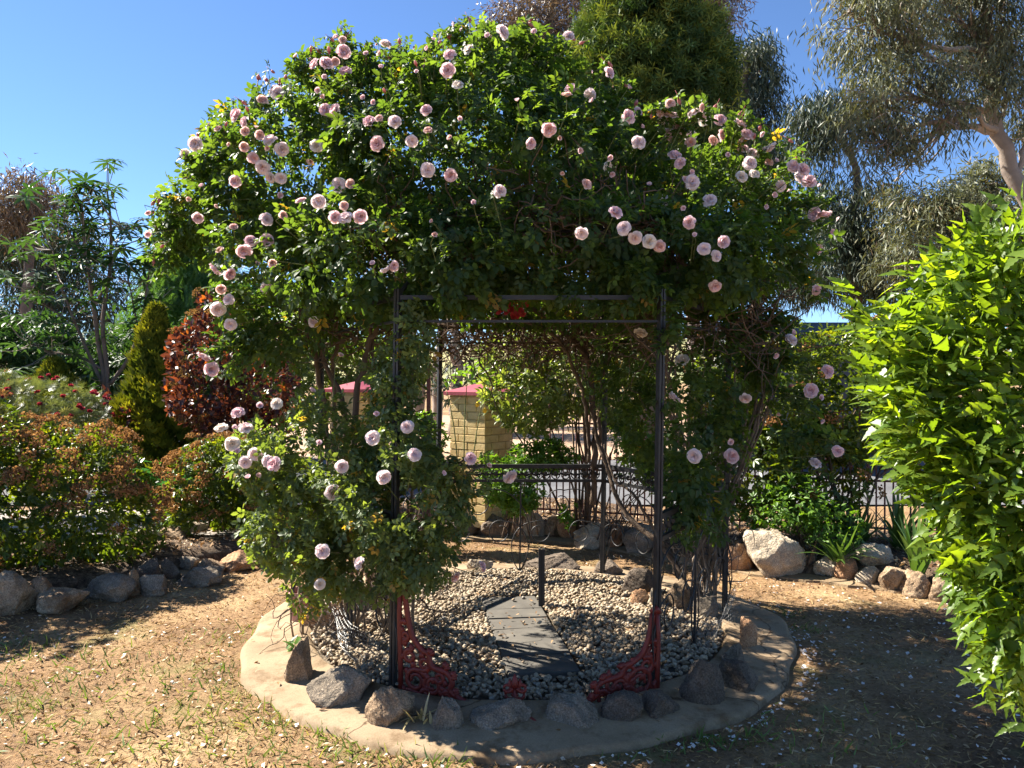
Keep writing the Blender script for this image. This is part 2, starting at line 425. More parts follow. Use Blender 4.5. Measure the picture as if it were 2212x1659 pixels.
xs = np.concatenate([[-3000, -900, -300, -100, -40, -20, -12, -8], np.arange(-6, 6.01, .06), [8, 12, 20, 40, 100, 300, 900, 3000]])
ys = np.concatenate([[-60, -20, -8, -2, 0, 1], np.arange(1.6, 9.0, .06), [10, 14, 20, 30, 50, 100, 300, 900, 3500]])
V, F = grid(xs, ys, ground_z)
tag(mk('ground', V, F, m_ground(), smooth=True), 'dry brown lawn and bare soil around the rose arbor', kind='structure')

# raised garden bed behind the stone edging
M['mulch'] = surfmat('mulch', [(.3, (.045, .03, .02)), (.5, (.12, .08, .05)), (.7, (.24, .17, .11))], scale=24, detail=9, rough=.95, bump=1., bscale=70, bdist=.03, coord='World', fine=110, fine_amt=.5)
bx = np.concatenate([np.arange(-16, -5, 1.), np.arange(-5, 5.01, .12), np.arange(6, 17, 1.)])
rows = []
for k, (dy, z) in enumerate([(0.0, -.02), (.05, .09), (.25, .14), (.7, .15), (1.3, .14), (2.0, .12)]):
    yy = lawn_edge(bx) + dy
    rows.append(np.stack([bx, np.minimum(yy, 9.6) if k < 5 else np.minimum(yy + .1, 9.7), z + .012 * lump(np.stack([bx, yy, 0 * bx], -1), 5)], -1))
V = np.vstack(rows); nb = len(bx)
i = (np.arange(len(rows) - 1)[:, None] * nb + np.arange(nb - 1)[None]).ravel()
tag(mk('garden_bed', V, np.stack([i, i + 1, i + nb + 1, i + nb], -1), M['mulch'], smooth=True), 'mulched garden bed behind the stone edging', kind='structure')

# concrete mowing ring, with a crack and uneven outer edge
M['concrete'] = surfmat('concrete', [(.28, (.17, .12, .07)), (.45, (.25, .18, .11)), (.7, (.31, .23, .145))], scale=3.2, detail=8, rough=.9, bump=.35, bscale=90, bdist=.004, coord='World', fine=140, fine_amt=.16)
def crack(m):
    nt = m.node_tree; p = next(n for n in nt.nodes if n.type == 'BSDF_PRINCIPLED'); src = p.inputs['Base Color'].links[0].from_socket
    g = N(nt, 'ShaderNodeNewGeometry').outputs['Position']
    nz = N(nt, 'ShaderNodeTexNoise', Scale=2.4, Detail=6.); nt.links.new(g, nz.inputs['Vector'])
    ad = N(nt, 'ShaderNodeVectorMath', operation='MULTIPLY_ADD'); nt.links.new(nz.outputs['Color'], ad.inputs[0]); ad.inputs[1].default_value = (.5, .5, .5); nt.links.new(g, ad.inputs[2])
    vo = N(nt, 'ShaderNodeTexVoronoi', feature='DISTANCE_TO_EDGE', Scale=.45); nt.links.new(ad.outputs[0], vo.inputs['Vector'])
    ck = ramp(nt, vo.outputs['Distance'], [(0.0, (.25, .2, .16)), (.0025, (1, 1, 1))])
    st = N(nt, 'ShaderNodeTexNoise', Scale=5.5, Detail=10., Roughness=.7); nt.links.new(g, st.inputs['Vector'])
    sr = ramp(nt, st.outputs[0], [(.36, (.55, .48, .40)), (.5, (1, 1, 1))])
    a = N(nt, 'ShaderNodeMix', data_type='RGBA', blend_type='MULTIPLY'); a.inputs[0].default_value = 1; nt.links.new(src, a.inputs[6]); nt.links.new(ck, a.inputs[7])
    b = N(nt, 'ShaderNodeMix', data_type='RGBA', blend_type='MULTIPLY'); b.inputs[0].default_value = 1; nt.links.new(a.outputs[2], b.inputs[6]); nt.links.new(sr, b.inputs[7])
    nt.links.new(b.outputs[2], p.inputs['Base Color'])
crack(M['concrete'])
M['edging'] = surfmat('edging', [(.3, (.15, .105, .06)), (.5, (.24, .17, .10)), (.7, (.30, .22, .13))], scale=6, detail=9, rough=.95, bump=.7, bscale=60, bdist=.01, coord='World', fine=90, fine_amt=.3)
def ring_mesh(r0, r1, z0, name):
    th = np.linspace(0, 2 * PI, 181)[:-1]
    ro = r1 + .035 * np.sin(3 * th + .6) + .02 * np.sin(7 * th + 1) + .012 * np.sin(19 * th)
    prof = [(np.full_like(th, r0 - .02), z0 - .05), (np.full_like(th, r0 + .06), z0 + .045), (r0 * .6 + ro * .4, z0 + .012), (ro - .03, z0), (ro, z0 - .012), (ro + .01, z0 - .06)]
    V = np.vstack([np.stack([CEN[0] + r * np.cos(th), CEN[1] + r * np.sin(th), np.full_like(th, z) + (.003 * np.sin(11 * th) if 0 < k < 5 else 0)], -1) for k, (r, z) in enumerate(prof)])
    n = 180; i = (np.arange(5)[:, None] * n + np.arange(n)[None]); j = np.arange(5)[:, None] * n + (np.arange(n) + 1)[None] % n
    F = np.stack([i, i + n, j + n, j], -1).reshape(-1, 4)
    return V, F
V, F = ring_mesh(1.24, 1.70, .035, 'r')
tag(mk('concrete_ring', V, F, M['concrete'], smooth=True), 'curved concrete mowing strip around the arbor bed', kind='structure')
# concrete edging strips along the lawn side of the stones
def strip(name, pts, w, z, mat, label):
    pts = np.array(pts, float); t = nrm(np.gradient(pts, axis=0)); nn = np.stack([-t[:, 1], t[:, 0]], -1)
    k = len(pts); ww = w * (1 + .18 * np.sin(np.arange(k) * 1.9) + .1 * np.sin(np.arange(k) * 4.3))
    a, b = pts - nn * ww[:, None] / 2, pts + nn * ww[:, None] / 2
    V = np.vstack([np.c_[a, np.full(k, z - .05)], np.c_[a + nn * .012, np.full(k, z)], np.c_[b, np.full(k, z + .01)]])
    i = np.concatenate([np.arange(k - 1), k + np.arange(k - 1)]); F = np.stack([i, i + 1, i + k + 1, i + k], -1)
    return tag(mk(name, V, F, mat, smooth=False), label, kind='structure')
def curve(pts, n):
    pts = np.array(pts, float); t = np.linspace(0, len(pts) - 1, n); out = []
    for q in t:
        i = min(int(q), len(pts) - 2); f = q - i
        p0, p1, p2, p3 = pts[max(i - 1, 0)], pts[i], pts[i + 1], pts[min(i + 2, len(pts) - 1)]
        out.append(.5 * (2 * p1 + (p2 - p0) * f + (2 * p0 - 5 * p1 + 4 * p2 - p3) * f * f + (3 * p1 - p0 - 3 * p2 + p3) * f ** 3))
    return np.array(out)
edge = lambda xs: [(x, float(lawn_edge(x)) - .10) for x in xs]
strip('concrete_edging', curve(edge([-4.6, -3.9, -3.4, -2.9, -2.5, -2.0, -1.5]), 40), .26, .022, M['edging'], 'rough concrete edging along the stones on the left')
strip('concrete_edging', curve(edge([-.6, 0, .5, 1.0, 1.5, 2.0, 2.5, 3.0, 3.5, 4.4]), 50), .16, .022, M['edging'], 'rough concrete edging along the stones on the right')
M['paving'] = surfmat('paving', [(.3, (.22, .195, .17)), (.7, (.36, .32, .28))], scale=4, rough=.9, bump=.3, bscale=60, coord='World', fine=120, fine_amt=.2)
V, F = grid(np.linspace(-9, -2.35, 12), np.linspace(7.15, 8.5, 5), lambda x, y: .165 + .004 * np.sin(3 * x))
tag(mk('garden_path', V, F, M['paving']), 'grey paved path behind the left shrubs', kind='structure')
# the road and sandy verge beyond the fence
M['asphalt'] = surfmat('asphalt', [(.3, (.085, .085, .09)), (.7, (.14, .14, .145))], scale=1.5, rough=.9, bump=.4, bscale=60, coord='World', fine=70, fine_amt=.35)
M['sand'] = surfmat('sand', [(.3, (.28, .175, .105)), (.5, (.38, .255, .165)), (.7, (.45, .325, .225))], scale=.5, detail=9, rough=.95, bump=.6, bscale=9, bdist=.03, coord='World', fine=30, fine_amt=.22)
V, F = grid(np.linspace(-80, 80, 60), np.linspace(9.75, 15.2, 6), lambda x, y: .02 - .006 * (y - 12.4) ** 2 / 4 + .012)
tag(mk('road', V, F, M['asphalt'], smooth=True), 'grey asphalt road beyond the iron fence', kind='structure')
V, F = grid(np.linspace(-80, 80, 120), np.linspace(15.2, 34, 30), lambda x, y: .03 + .05 * lump(np.stack([x, y, 0 * x], -1), .5) * (y > 15.3))
tag(mk('sandy_verge', V, F, M['sand'], smooth=True), 'pinkish sandy verge across the road', kind='structure')
M['hill'] = surfmat('hill', [(.35, (.10, .12, .05)), (.5, (.26, .24, .10)), (.7, (.36, .31, .15))], scale=.018, detail=8, rough=1, bump=0, coord='World')
V, F = grid(np.linspace(-900, 900, 80), np.linspace(300, 1100, 30), lambda x, y: -1 + 38 * np.exp(-((y - 700) / 210) ** 2) * (.75 + .25 * np.sin(x / 160 + 1) + .12 * np.sin(x / 53)))
tag(mk('far_hill', V, F, M['hill'], smooth=True), 'distant dry grassy hill behind the gate piers', kind='structure')

# gravel bed inside the ring
M['grit'] = surfmat('grit', [(.3, (.10, .075, .05)), (.7, (.26, .21, .15))], scale=40, rough=.95, bump=1, bscale=120, bdist=.02, coord='World')
th = np.linspace(0, 2 * PI, 73)[:-1]
V = np.vstack([[[CEN[0], CEN[1], .055]], np.stack([CEN[0] + 1.3 * np.cos(th), CEN[1] + 1.3 * np.sin(th), np.full(72, .03)], -1)])
tag(mk('gravel_base', V, [(0, 1 + k, 1 + (k + 1) % 72) for k in range(72)], M['grit']), 'gritty soil under the arbor pebbles', kind='structure')
# ---------------------------------------------------------------- slate path in the arbor
pc0, pc1 = np.array([.17, 3.98]), np.array([-.03, 5.38])
M['slate'] = surfmat('slate', [(.3, (.075, .068, .058)), (.6, (.11, .10, .084)), (.78, (.17, .148, .118))], scale=7, detail=10, rough=.85, bump=.3, bscale=60, bdist=.004, coord='World', spec=.3)
ax = nrm(pc1 - pc0); ay = np.array([-ax[1], ax[0]])
V = []
for a, b in ((-.02, -.2), (-.02, .2), (1.43, .2), (1.43, -.2)):
    q = pc0 + ax * a + ay * b; V.append((q[0], q[1], .066))
path = tag(mk('stepping_path', V, [(0, 1, 2, 3)], M['grit']), 'short path of dark slate slabs through the arbor', kind='structure')
cuts = [0, .315, .52, .71, .93, 1.10, 1.41]
cuts = [0, .27, .52, .735, .93, 1.12, 1.41]
for k in range(6):
    a0, a1 = cuts[k] + .006, cuts[k + 1] - .006
    sk = .018 * math.sin(k * 2.3)
    top = .088 + .006 * math.sin(k * 1.7); mb = MB()
    q = [pc0 + ax * a + ay * b for a, b in ((a0, -.19), (a0 + sk, .19), (a1 + sk * .6, .19), (a1, -.19))]
    lo = [(p[0], p[1], .05) for p in q]; e = [(p[0], p[1], top - .006) for p in q]; c = np.mean(q, axis=0)
    hi = [tuple(c + (p - c) * .975) + (top + .004 * math.sin(k + 2 * j),) for j, p in enumerate(q)]
    F = []
    for s in (0, 4):
        for j in range(4):
            n = (j + 1) % 4; F += [(s + j, s + n, s + 4 + n), (s + j, s + 4 + n, s + 4 + j)]
    F += [(8, 9, 10), (8, 10, 11)]
    mb.add(lo + e + hi, F); mb.build('slab', M['slate'], path)

def in_path(x, y, m=.0):
    d = np.stack([x - pc0[0], y - pc0[1]], -1); a = d @ ax; b = d @ ay
    return (a > -.02 - m) & (a < 1.42 + m) & (np.abs(b) < .19 + m)

# ---------------------------------------------------------------- pebbles
def ico(sub):
    import bmesh
    bm = bmesh.new(); bmesh.ops.create_icosphere(bm, subdivisions=sub, radius=1.0)
    V = np.array([v.co[:] for v in bm.verts]); F = np.array([[l.index for l in f.verts] for f in bm.faces]); bm.free()
    return V, F
I1, I2, I3 = ico(1), ico(2), ico(5)
def pebble_T(base, seed):
    V = base[0] * np.array([1., .74, .55]); V = V * (1 + .16 * lump(base[0], 1.6, seed))[:, None]
    return V, base[1]
n = 13500
r = 1.27 * np.sqrt(rng.random(n)); t = rng.random(n) * 2 * PI
x, y = CEN[0] + r * np.cos(t), CEN[1] + r * np.sin(t)
ok = ~in_path(x, y, .012) | (rng.random(n) < .004); x, y = x[ok], y[ok]; n = len(x)
z = .055 + .02 * np.clip(1 - ((x - CEN[0]) ** 2 + (y - CEN[1]) ** 2) / 1.6, 0, 1) + .02 * rng.random(n) + .014 * lump(np.stack([x, y, 0 * x], -1), 4) + .012
pos = np.stack([x, y, z], -1)
R = frames(nrm(rng.normal(size=(n, 3)) * np.array([1, 1, .35])), nrm(np.array([0, 0, 1.]) + .5 * rng.normal(size=(n, 3))))
s = .0105 + .009 * rng.random(n) ** 1.6
mb = MB(); rn = rng.random(n); far = y > 5.6
for sel, base in ((~far, I2), (far, I1)):
    scatter_into(mb, [pebble_T(base, q) for q in range(5)], pos[sel], R[sel], s[sel], rn[sel])
M['pebble'] = rndmat('pebble', [(0, (.12, .085, .055)), (.3, (.24, .18, .115)), (.6, (.34, .265, .175)), (.85, (.46, .37, .255)), (1., (.22, .20, .17))], rough=.75, spec=.3)
tag(mb.build('pebble_gravel', M['pebble'], smooth=True), 'cream and grey river pebbles filling the arbor bed', 'gravel', kind='stuff')

# ---------------------------------------------------------------- stones
def rock_mesh(w, d, h, seed, cuts=12, point=0.):
    rs = np.random.default_rng(seed); U, F = I3
    V = U.copy()
    for _ in range(cuts):
        q = nrm(rs.normal(size=3) + np.array([0, 0, .25])); lim = .5 + .32 * rs.random()
        e = V @ q - lim; V = V - np.where(e > 0, e, 0)[:, None] * q * .97
    V = V * (1 + .07 * lump(U, 2.2, seed) + .07 * lump(V, 5., seed + 1) + .045 * lump(V, 13., seed + 2) + .024 * lump(V, 33., seed + 3) + .008 * rs.normal(size=len(V)))[:, None]
    if point: V[:, :2] *= (1 - point * np.clip(V[:, 2:3] + .2, 0, 1.2) / 1.2)
    lo, hi = V.min(0), V.max(0); V = (V - (lo + hi) / 2) / (hi - lo)
    zt = V[:, 2].max(); V[:, 2] = V[:, 2] * 1.35 - (1.35 * .5 - .5) + .5 - .0
    return V * np.array([w, d, h]), F
def stone(x0, x1, y0, y1, label, group, col='grey', d=None, zb=0., depth=.8, point=0., cuts=9, seed=None, rot=0.):
    d = d or GD(y1, zb)
    w = (x1 - x0) / FPX * d * 1.06; dd = w * depth
    h = (y1 - y0) / FPX * d * 1.02 + .01
    if seed is None: seed = int(x0 * 7 + y0 * 3 + x1) % 9973
    V, F = rock_mesh(w, dd, h, seed, cuts, point)
    V = rotz(V, rot)
    c = np.array([((x0 + x1) / 2 - CX) / FPX * (d + dd * .3), d + dd * .42, zb])
    o = mk('stone', V, F, ROCK[col], smooth=True); o.location = [float(q) for q in c]
    return tag(o, label, 'stone', group)
RG = 'stones edging the arbor bed'
for a in [
    (612, 672, 1392, 1490, 'tall pinkish brown stone at the left end of the arbor edging', 'tan', .9, .1),
    (664, 800, 1464, 1548, 'widest flat-topped grey granite stone left of the red iron bracket', 'grey', .7, 0),
    (786, 892, 1500, 1588, 'rounded lichen-speckled stone below the left front arbor post', 'tan', .8, .12),
    (926, 1002, 1520, 1597, 'small pointed grey stone in front of the left red bracket', 'grey', .75, .55),
    (1014, 1148, 1534, 1598, 'low broad brown stone in front of the red iron finial', 'grey', .6, .12),
    (1180, 1302, 1530, 1592, 'low rounded stone right of the red finial in front of the bracket tip', 'grey', .7, .0),
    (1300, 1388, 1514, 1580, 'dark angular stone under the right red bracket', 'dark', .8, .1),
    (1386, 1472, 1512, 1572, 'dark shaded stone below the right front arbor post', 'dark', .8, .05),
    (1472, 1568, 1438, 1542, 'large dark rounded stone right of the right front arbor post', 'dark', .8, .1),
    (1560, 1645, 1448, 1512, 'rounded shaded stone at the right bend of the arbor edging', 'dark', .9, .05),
    (1562, 1612, 1398, 1462, 'narrow leaning grey stone behind the right bend of the arbor edging', 'grey', .9, .2),
    (1598, 1638, 1342, 1418, 'upright tan sandstone slab on the right of the arbor bed', 'orange', .7, .1)]:
    stone(*a[:5], RG, a[5], depth=a[6] + .1, point=a[7], zb=.0)
IG = 'stones lying on the arbor pebbles'
for a in [
    (738, 802, 1328, 1386, 'pale cream rock on the pebbles behind the left side panel', 'pale', 5.0),
    (786, 856, 1306, 1362, 'dark flat rock beside the pale cream rock inside the arbor', 'dark', 5.25),
    (788, 846, 1258, 1300, 'brown rock under the leaves at the left back of the arbor', 'tan', 5.8),
    (648, 738, 1358, 1412, 'pinkish rock under the wire netting on the left of the arbor', 'orange', 4.75),
    (1344, 1424, 1270, 1326, 'dark humped rock on the pebbles behind the right front post', 'dark', 5.45),
    (1362, 1404, 1300, 1338, 'small orange rock in front of the dark humped rock', 'orange', 5.2),
    (1400, 1440, 1305, 1352, 'pale jagged rock beside the small orange rock', 'pale', 5.15),
    (1438, 1512, 1292, 1360, 'tan blocky rock behind the right side panel scrolls', 'tan', 5.1),
    (1500, 1552, 1330, 1388, 'grey slabby rock under the netting on the right of the arbor', 'grey', 4.95)]:
    stone(*a[:5], IG, a[5], d=a[6], zb=.05)
BG = 'stones edging the back of the arbor bed'
for a in [(1128, 1252, 1236, 1270, 'long dark humped stone behind the low iron rail', 'dark', 6.2), (1008, 1064, 1238, 1270, 'pale stone behind the rail beside the low pink rose', 'pale', 6.2),
          (1285, 1345, 1240, 1272, 'dark low stone just right of the back arbor post', 'dark', 6.15)]:
    stone(*a[:5], BG, a[5], d=a[6], zb=.02)
LG = 'stones edging the left garden bed'
for a in [
    (-40, 62, 1240, 1328, 'big brown boulder cut by the left edge of the picture', 'tan', 0.),
    (46, 118, 1248, 1308, 'shaded reddish boulder next to the big one at the left edge', 'orange', .1),
    (68, 182, 1276, 1322, 'long low brown stone set in the concrete at the far left', 'tan', 0.),
    (172, 288, 1246, 1298, 'broad sloping grey stone below the near left shrub', 'grey', 0.1),
    (262, 302, 1228, 1284, 'narrow upright tan stone below the near left shrub', 'tan', .3),
    (292, 348, 1208, 1262, 'dark squarish stone leaning by the strappy shoots on the left', 'dark', .0),
    (338, 388, 1208, 1252, 'dark angular stone behind the squarish one in the left edging', 'dark', .1),
    (296, 358, 1244, 1284, 'low grey stone at the foot of the left edging', 'grey', .1),
    (376, 482, 1228, 1264, 'long flat grey stone in the left edging near the lawn', 'grey', .0),
    (384, 434, 1202, 1234, 'grey rounded stone on top of the left edging row', 'grey', .1),
    (428, 482, 1206, 1238, 'tan cracked stone beside the squared sandstone block', 'tan', .0),
    (474, 548, 1195, 1232, 'squared reddish sandstone block at the right end of the left edging', 'orange', .0),
    (540, 606, 1194, 1228, 'half hidden brown stone behind the leafy rose on the left', 'tan', .0)]:
    stone(*a[:5], LG, a[5], point=a[6], zb=.0, d=GD(a[3], .02))
PG = 'stones beside the left path'
for a in [(292, 344, 1176, 1206, 'pale flat stone beside the left path', 'pale', 6.95), (340, 402, 1178, 1204, 'weathered tan stone on the near side of the path', 'tan', 7.0),
          (398, 444, 1166, 1192, 'slanting pale stone where path meets leaf litter', 'pale', 7.3), (300, 352, 1112, 1162, 'reddish boulder on the far side of the left path', 'orange', 8.6)]:
    stone(*a[:5], PG, a[5], d=a[6], zb=.13)
KG = 'stones edging the back garden bed'
for a in [
    (958, 1042, 1102, 1164, 'large dark stone in front of the brick pier', 'dark'), (1038, 1102, 1116, 1166, 'dark pitted stone in the middle back row', 'dark'),
    (1098, 1132, 1118, 1164, 'narrow brown stone in the middle back row', 'tan'), (1124, 1178, 1108, 1166, 'bright cream and orange stone in the middle back row', 'pale'),
    (1172, 1212, 1120, 1164, 'tan wedge stone right of the bright cream stone', 'tan'), (1204, 1248, 1122, 1170, 'orange tan stone just left of the back arbor post', 'orange'),
    (1242, 1322, 1138, 1188, 'large pale rounded stone seen right of the back arbor post', 'pale'), (1312, 1348, 1132, 1188, 'orange upright stone behind the bent rose cane', 'orange'),
    (1344, 1432, 1140, 1200, 'grey boulder behind the right front arbor post', 'grey')]:
    stone(*a[:5], KG, a[5], zb=.0, cuts=12)
RR = 'stones edging the right garden bed'
for a in [
    (1612, 1748, 1158, 1252, 'biggest pale granite boulder below the tall hedge', 'pale', .35, 8), (1566, 1632, 1180, 1238, 'orange brown stone just left of the biggest boulder', 'orange', .1, 9),
    (1742, 1768, 1186, 1244, 'small dark stone wedged beside the biggest boulder', 'dark', .1, 9), (1762, 1822, 1204, 1254, 'pale stone behind the arching strap leaves', 'pale', .0, 10),
    (1804, 1854, 1204, 1260, 'cracked reddish stone between the two strap-leaved plants', 'orange', .1, 10), (1850, 1908, 1232, 1270, 'small triangular pale stone on the lawn edge', 'pale', .35, 8),
    (1904, 1966, 1232, 1284, 'tan angular stone left of the upright sword-leaved plant', 'tan', .05, 11), (1958, 2016, 1242, 1294, 'tan stone at the foot of the upright sword-leaved plant', 'tan', .0, 10),
    (2010, 2096, 1256, 1304, 'low tan stone under the bright green foreground shrub', 'tan', .0, 10)]:
    stone(*a[:5], RR, a[5], point=a[6], cuts=a[7], zb=.0)
stone(1852, 1930, 1194, 1232, 'angular cream stone perched on top of the right edging', RR, 'pale', d=6.1, zb=.13, cuts=11)

# ---------------------------------------------------------------- iron arbor
ARB = np.array([.06, 4.98, 0.]); RA = 1.31
arbor = thing('arbor', 'six-sided black iron arbor smothered in climbing roses', 'arbor', (ARB[0], ARB[1], 0))
def lean(V):
    V = np.array(V, float); V[..., 0] += .014 * V[..., 2]; return V
vert = [np.array([ARB[0] + RA * math.cos(math.radians(a)), ARB[1] + RA * math.sin(math.radians(a))]) for a in (240, 300, 0, 60, 120, 180)]   # front left, front right, right, back right, back left, left
EAVE = 2.02
def bar(mb, a, b, w, w2=None):
    a, b = lean(np.array(a, float)), lean(np.array(b, float)); t = nrm(b - a)
    ref = np.array([0, 0, 1.]) if abs(t[2]) < .8 else nrm(np.array([ARB[0], ARB[1], a[2]]) - a)
    x = nrm(np.cross(t, ref)); y = np.cross(t, x)
    mb.box((a + b) / 2, (w / 2, (w2 or w) / 2, np.linalg.norm(b - a) / 2), np.stack([x, y, t], -1))
for k, v in enumerate(vert):
    mb = MB(); inw = nrm(np.array([ARB[0], ARB[1]]) - v); sd = np.array([-inw[1], inw[0]])
    for o in (-.0095, .0095):                                  # twin flats with a groove between
        q = v + sd * o; bar(mb, (*q, -.05), (*q, EAVE + .03), .013, .028)
    bar(mb, (*(v + inw * .004), -.05), (*(v + inw * .003), EAVE), .014, .018)
    mb.build('post', M['iron'], arbor)
for k in range(6):
    a, b = vert[k], vert[(k + 1) % 6]
    mb = MB(); bar(mb, (*a, EAVE - .012), (*b, EAVE - .012), .02, .022); mb.build('top_rail', M['iron'], arbor)
    mb = MB(); bar(mb, (*a, EAVE - .13), (*b, EAVE - .13), .012, .012)
    mb.build('lower_rail', M['iron'], arbor)
    mb = MB()
    pts = [np.array([*(vert[k] * (1 - f) + ARB[:2] * f), EAVE + .75 * math.sin(f * PI / 2)]) for f in np.linspace(0, 1, 12)]
    mb.tube(lean(pts), .011, 6); mb.build('roof_rib', M['iron'], arbor)
for f in (.35, .68):
    mb = MB(); ring = [np.array([*(v * (1 - f) + ARB[:2] * f), EAVE + .75 * math.sin(f * PI / 2)]) for v in vert]
    for k in range(6): mb.tube(lean([ring[k], ring[(k + 1) % 6]]), .007, 5)
    mb.build('roof_hoop', M['iron'], arbor)

def scroll(start, centre, r, turns=1.25, sgn=1, n=46):
    """a curve that leaves start, sweeps round centre and curls in"""
    a0 = math.atan2(start[1] - centre[1], start[0] - centre[0]) + sgn * .75
    R0 = math.hypot(start[0] - centre[0], start[1] - centre[1]); pts = []
    for q in np.linspace(0, 1, n):
        ang = a0 - sgn * .75 + sgn * q * turns * 2 * PI
        f = q * turns
        rad = r + (R0 - r) * max(0, 1 - f / .36) ** 1.5 if f < .9 else r * (1 - .55 * (f - .9) / max(turns - .9, .01))
        pts.append((centre[0] + rad * math.cos(ang), centre[1] + rad * math.sin(ang)))
    return pts
def side_panel(a, b):
    a, b = np.asarray(a), np.asarray(b); L = np.linalg.norm(b - a); t = (b - a) / L
    at = lambda u, z: np.array([*(a + t * u), z])
    p = bpy.data.objects.new('side_panel', None); COL.objects.link(p); p.parent = arbor; p.location = (float(((a + b) / 2)[0] - ARB[0]), float(((a + b) / 2)[1] - ARB[1]), 0)
    for z, w in ((.06, .028), (.80, .022), (.915, .03)):
        mb = MB(); bar(mb, at(.02, z), at(L - .02, z), w, w); mb.build('rail', M['iron'], p)
    mb = MB(); bar(mb, at(L / 2, .07), at(L / 2, .8), .013); mb.build('middle_bar', M['iron'], p)
    mb = MB()                                                  # pierced band between the two upper rails
    nn = 16
    for q in range(nn):
        u = .03 + (L - .06) * (q + .5) / nn; w = (L - .06) / nn / 2
        for s in (-1, 1):
            mb.tube(lean([at(u + s * w * math.cos(v) * .9, .858 + .045 * math.sin(v)) for v in np.linspace(-PI / 2, PI / 2, 7)]), .0048, 4)
        mb.tube(lean([at(u - w, .858), at(u, .842), at(u + w, .858)]), .009, 4, flat=((0, 0, 1), 1.))
        mb.box(lean(at(u, .858)), (.012, .006, .014))
    mb.build('frieze', M['iron'], p)
    for half, (u0, sg) in enumerate(((0.02, 1), (L / 2, -1), (L / 2, 1), (L - .02, -1))):
        for du, zc, r in ((.16, .40, .085), (.33, .63, .10)) if half % 2 == 0 else ((.15, .40, .085),):
            mb = MB(); pts = scroll((0, 0.075), (sg * du, zc), r, 1.45, -sg)
            mb.tube(lean([at(u0 + q[0], q[1]) for q in pts]), .0045, 5); mb.build('scroll', M['iron'], p, True)
    return p
for k in (1, 2, 3, 4, 5): side_panel(vert[k], vert[(k + 1) % 6])

# short dark post at the head of the slate path
bp = P(1170, 1318, GD(1318, .06)); bp[2] = 0
mb = MB()
mb.box(bp + np.array([-.012, 0, .235]), (.009, .02, .235)); mb.box(bp + np.array([.012, 0, .235]), (.009, .02, .235)); mb.box(bp + np.array([0, .004, .23]), (.006, .014, .232))
tag(place_own(mb.build('stub_post', M['iron'])), 'short square black metal stub post standing at the end of the slate path', 'post')

# ---------------------------------------------------------------- red cast iron
def bracket(o, ux, uz, W, H, label, tilt=0.):
    """openwork corner bracket in the plane (ux, uz) from corner o: width W, height H"""
    o, ux, uz = np.array(o, float), nrm(np.array(ux, float)), nrm(np.array(uz, float)); nv = np.cross(ux, uz)
    root = thing('cast_iron_bracket', label, 'bracket', o, 'red cast iron lace brackets')
    at = lambda p: o + ux * (p[0] * W) + uz * (p[1] * H)
    def strip(name, pts, rad, par=root, fl=.75):
        mb = MB(); mb.tube([at(p) for p in pts], rad, 8, flat=(nv, fl)); return mb.build(name, M['red_iron'], par, True)
    outer = [(.06, .98), (.09, .72), (.15, .52), (.26, .42), (.32, .40), (.36, .30), (.52, .27), (.58, .20), (.56, .13), (.68, .07), (.84, .025), (1.0, .0)]
    strip('upright_edge', [(.0, .0), (.0, .35), (.0, .7), (.02, 1.0)], .014)
    strip('bottom_edge', [(0, .0), (.3, .0), (.7, -.01), (1, -.01)], .012)
    strip('curved_edge', curve(outer, 40), .016)
    mb = MB(); mb.tube([at(p) for p in ((.0, .98), (.03, 1.03), (.07, .99))], [.016, .022, .016], 8); mb.build('top_boss', M['red_iron'], root, True)
    for k, (c, r, a0, tn) in enumerate([((.17, .17), .12, .3, 1.5), ((.36, .15), .10, 2., 1.5), ((.11, .36), .07, 1., 1.3), ((.27, .31), .07, 4., 1.3), ((.52, .075), .06, .5, 1.3), ((.44, .22), .055, 3.3, 1.2), ((.08, .06), .06, 2.2, 1.2), ((.28, .06), .06, .9, 1.2), ((.06, .52), .045, 4.2, 1.2), ((.68, .03), .03, 0., 1.)]):
        pts = [(c[0] + r * (1 - .62 * q) * math.cos(a0 + tn * 2 * PI * q), c[1] + r * (W / H) * (1 - .62 * q) * math.sin(a0 + tn * 2 * PI * q)) for q in np.linspace(0, 1, 22)]
        mb = MB(); mb.tube([at(p) for p in pts], np.linspace(.015, .009, 22), 6, flat=(nv, .6)); s = mb.build('scroll', M['red_iron'], root, True)
        for q in range(3):                                     # acanthus lobes on each scroll
            a = a0 + q * 1.9; e = (c[0] + r * .8 * math.cos(a), c[1] + r * (W / H) * .8 * math.sin(a))
            mb = MB(); f = (e[0] + .085 * math.cos(a + .8), e[1] + .085 * (W / H) * math.sin(a + .8)); m = ((e[0] + f[0]) / 2, (e[1] + f[1]) / 2)
            mb.tube([at(e), at(m), at(f)], [.007, .022, .002], 6, flat=(nv, .4)); mb.build('leaf_lobe', M['red_iron'], s, True)
    for x, y, a in ((.50, .31, .7), (.58, .25, .2), (.34, .40, 1.1), (.60, .12, 0.), (.05, .62, 1.5)):      # crockets on the curved edge
        mb = MB()
        for da in (-.7, 0, .7):
            mb.tube([at((x, y)), at((x + .03 * math.cos(a + da), y + .03 * math.sin(a + da))), at((x + .06 * math.cos(a + da), y + .055 * math.sin(a + da)))], [.012, .017, .002], 6)
        mb.build('crocket', M['red_iron'], root, True)
    return root
fl, fr = P(866, 1535, 3.80), P(1420, 1512, 3.82); tipL, tipR = P(1062, 1553, 3.62), P(1184, 1552, 3.55)
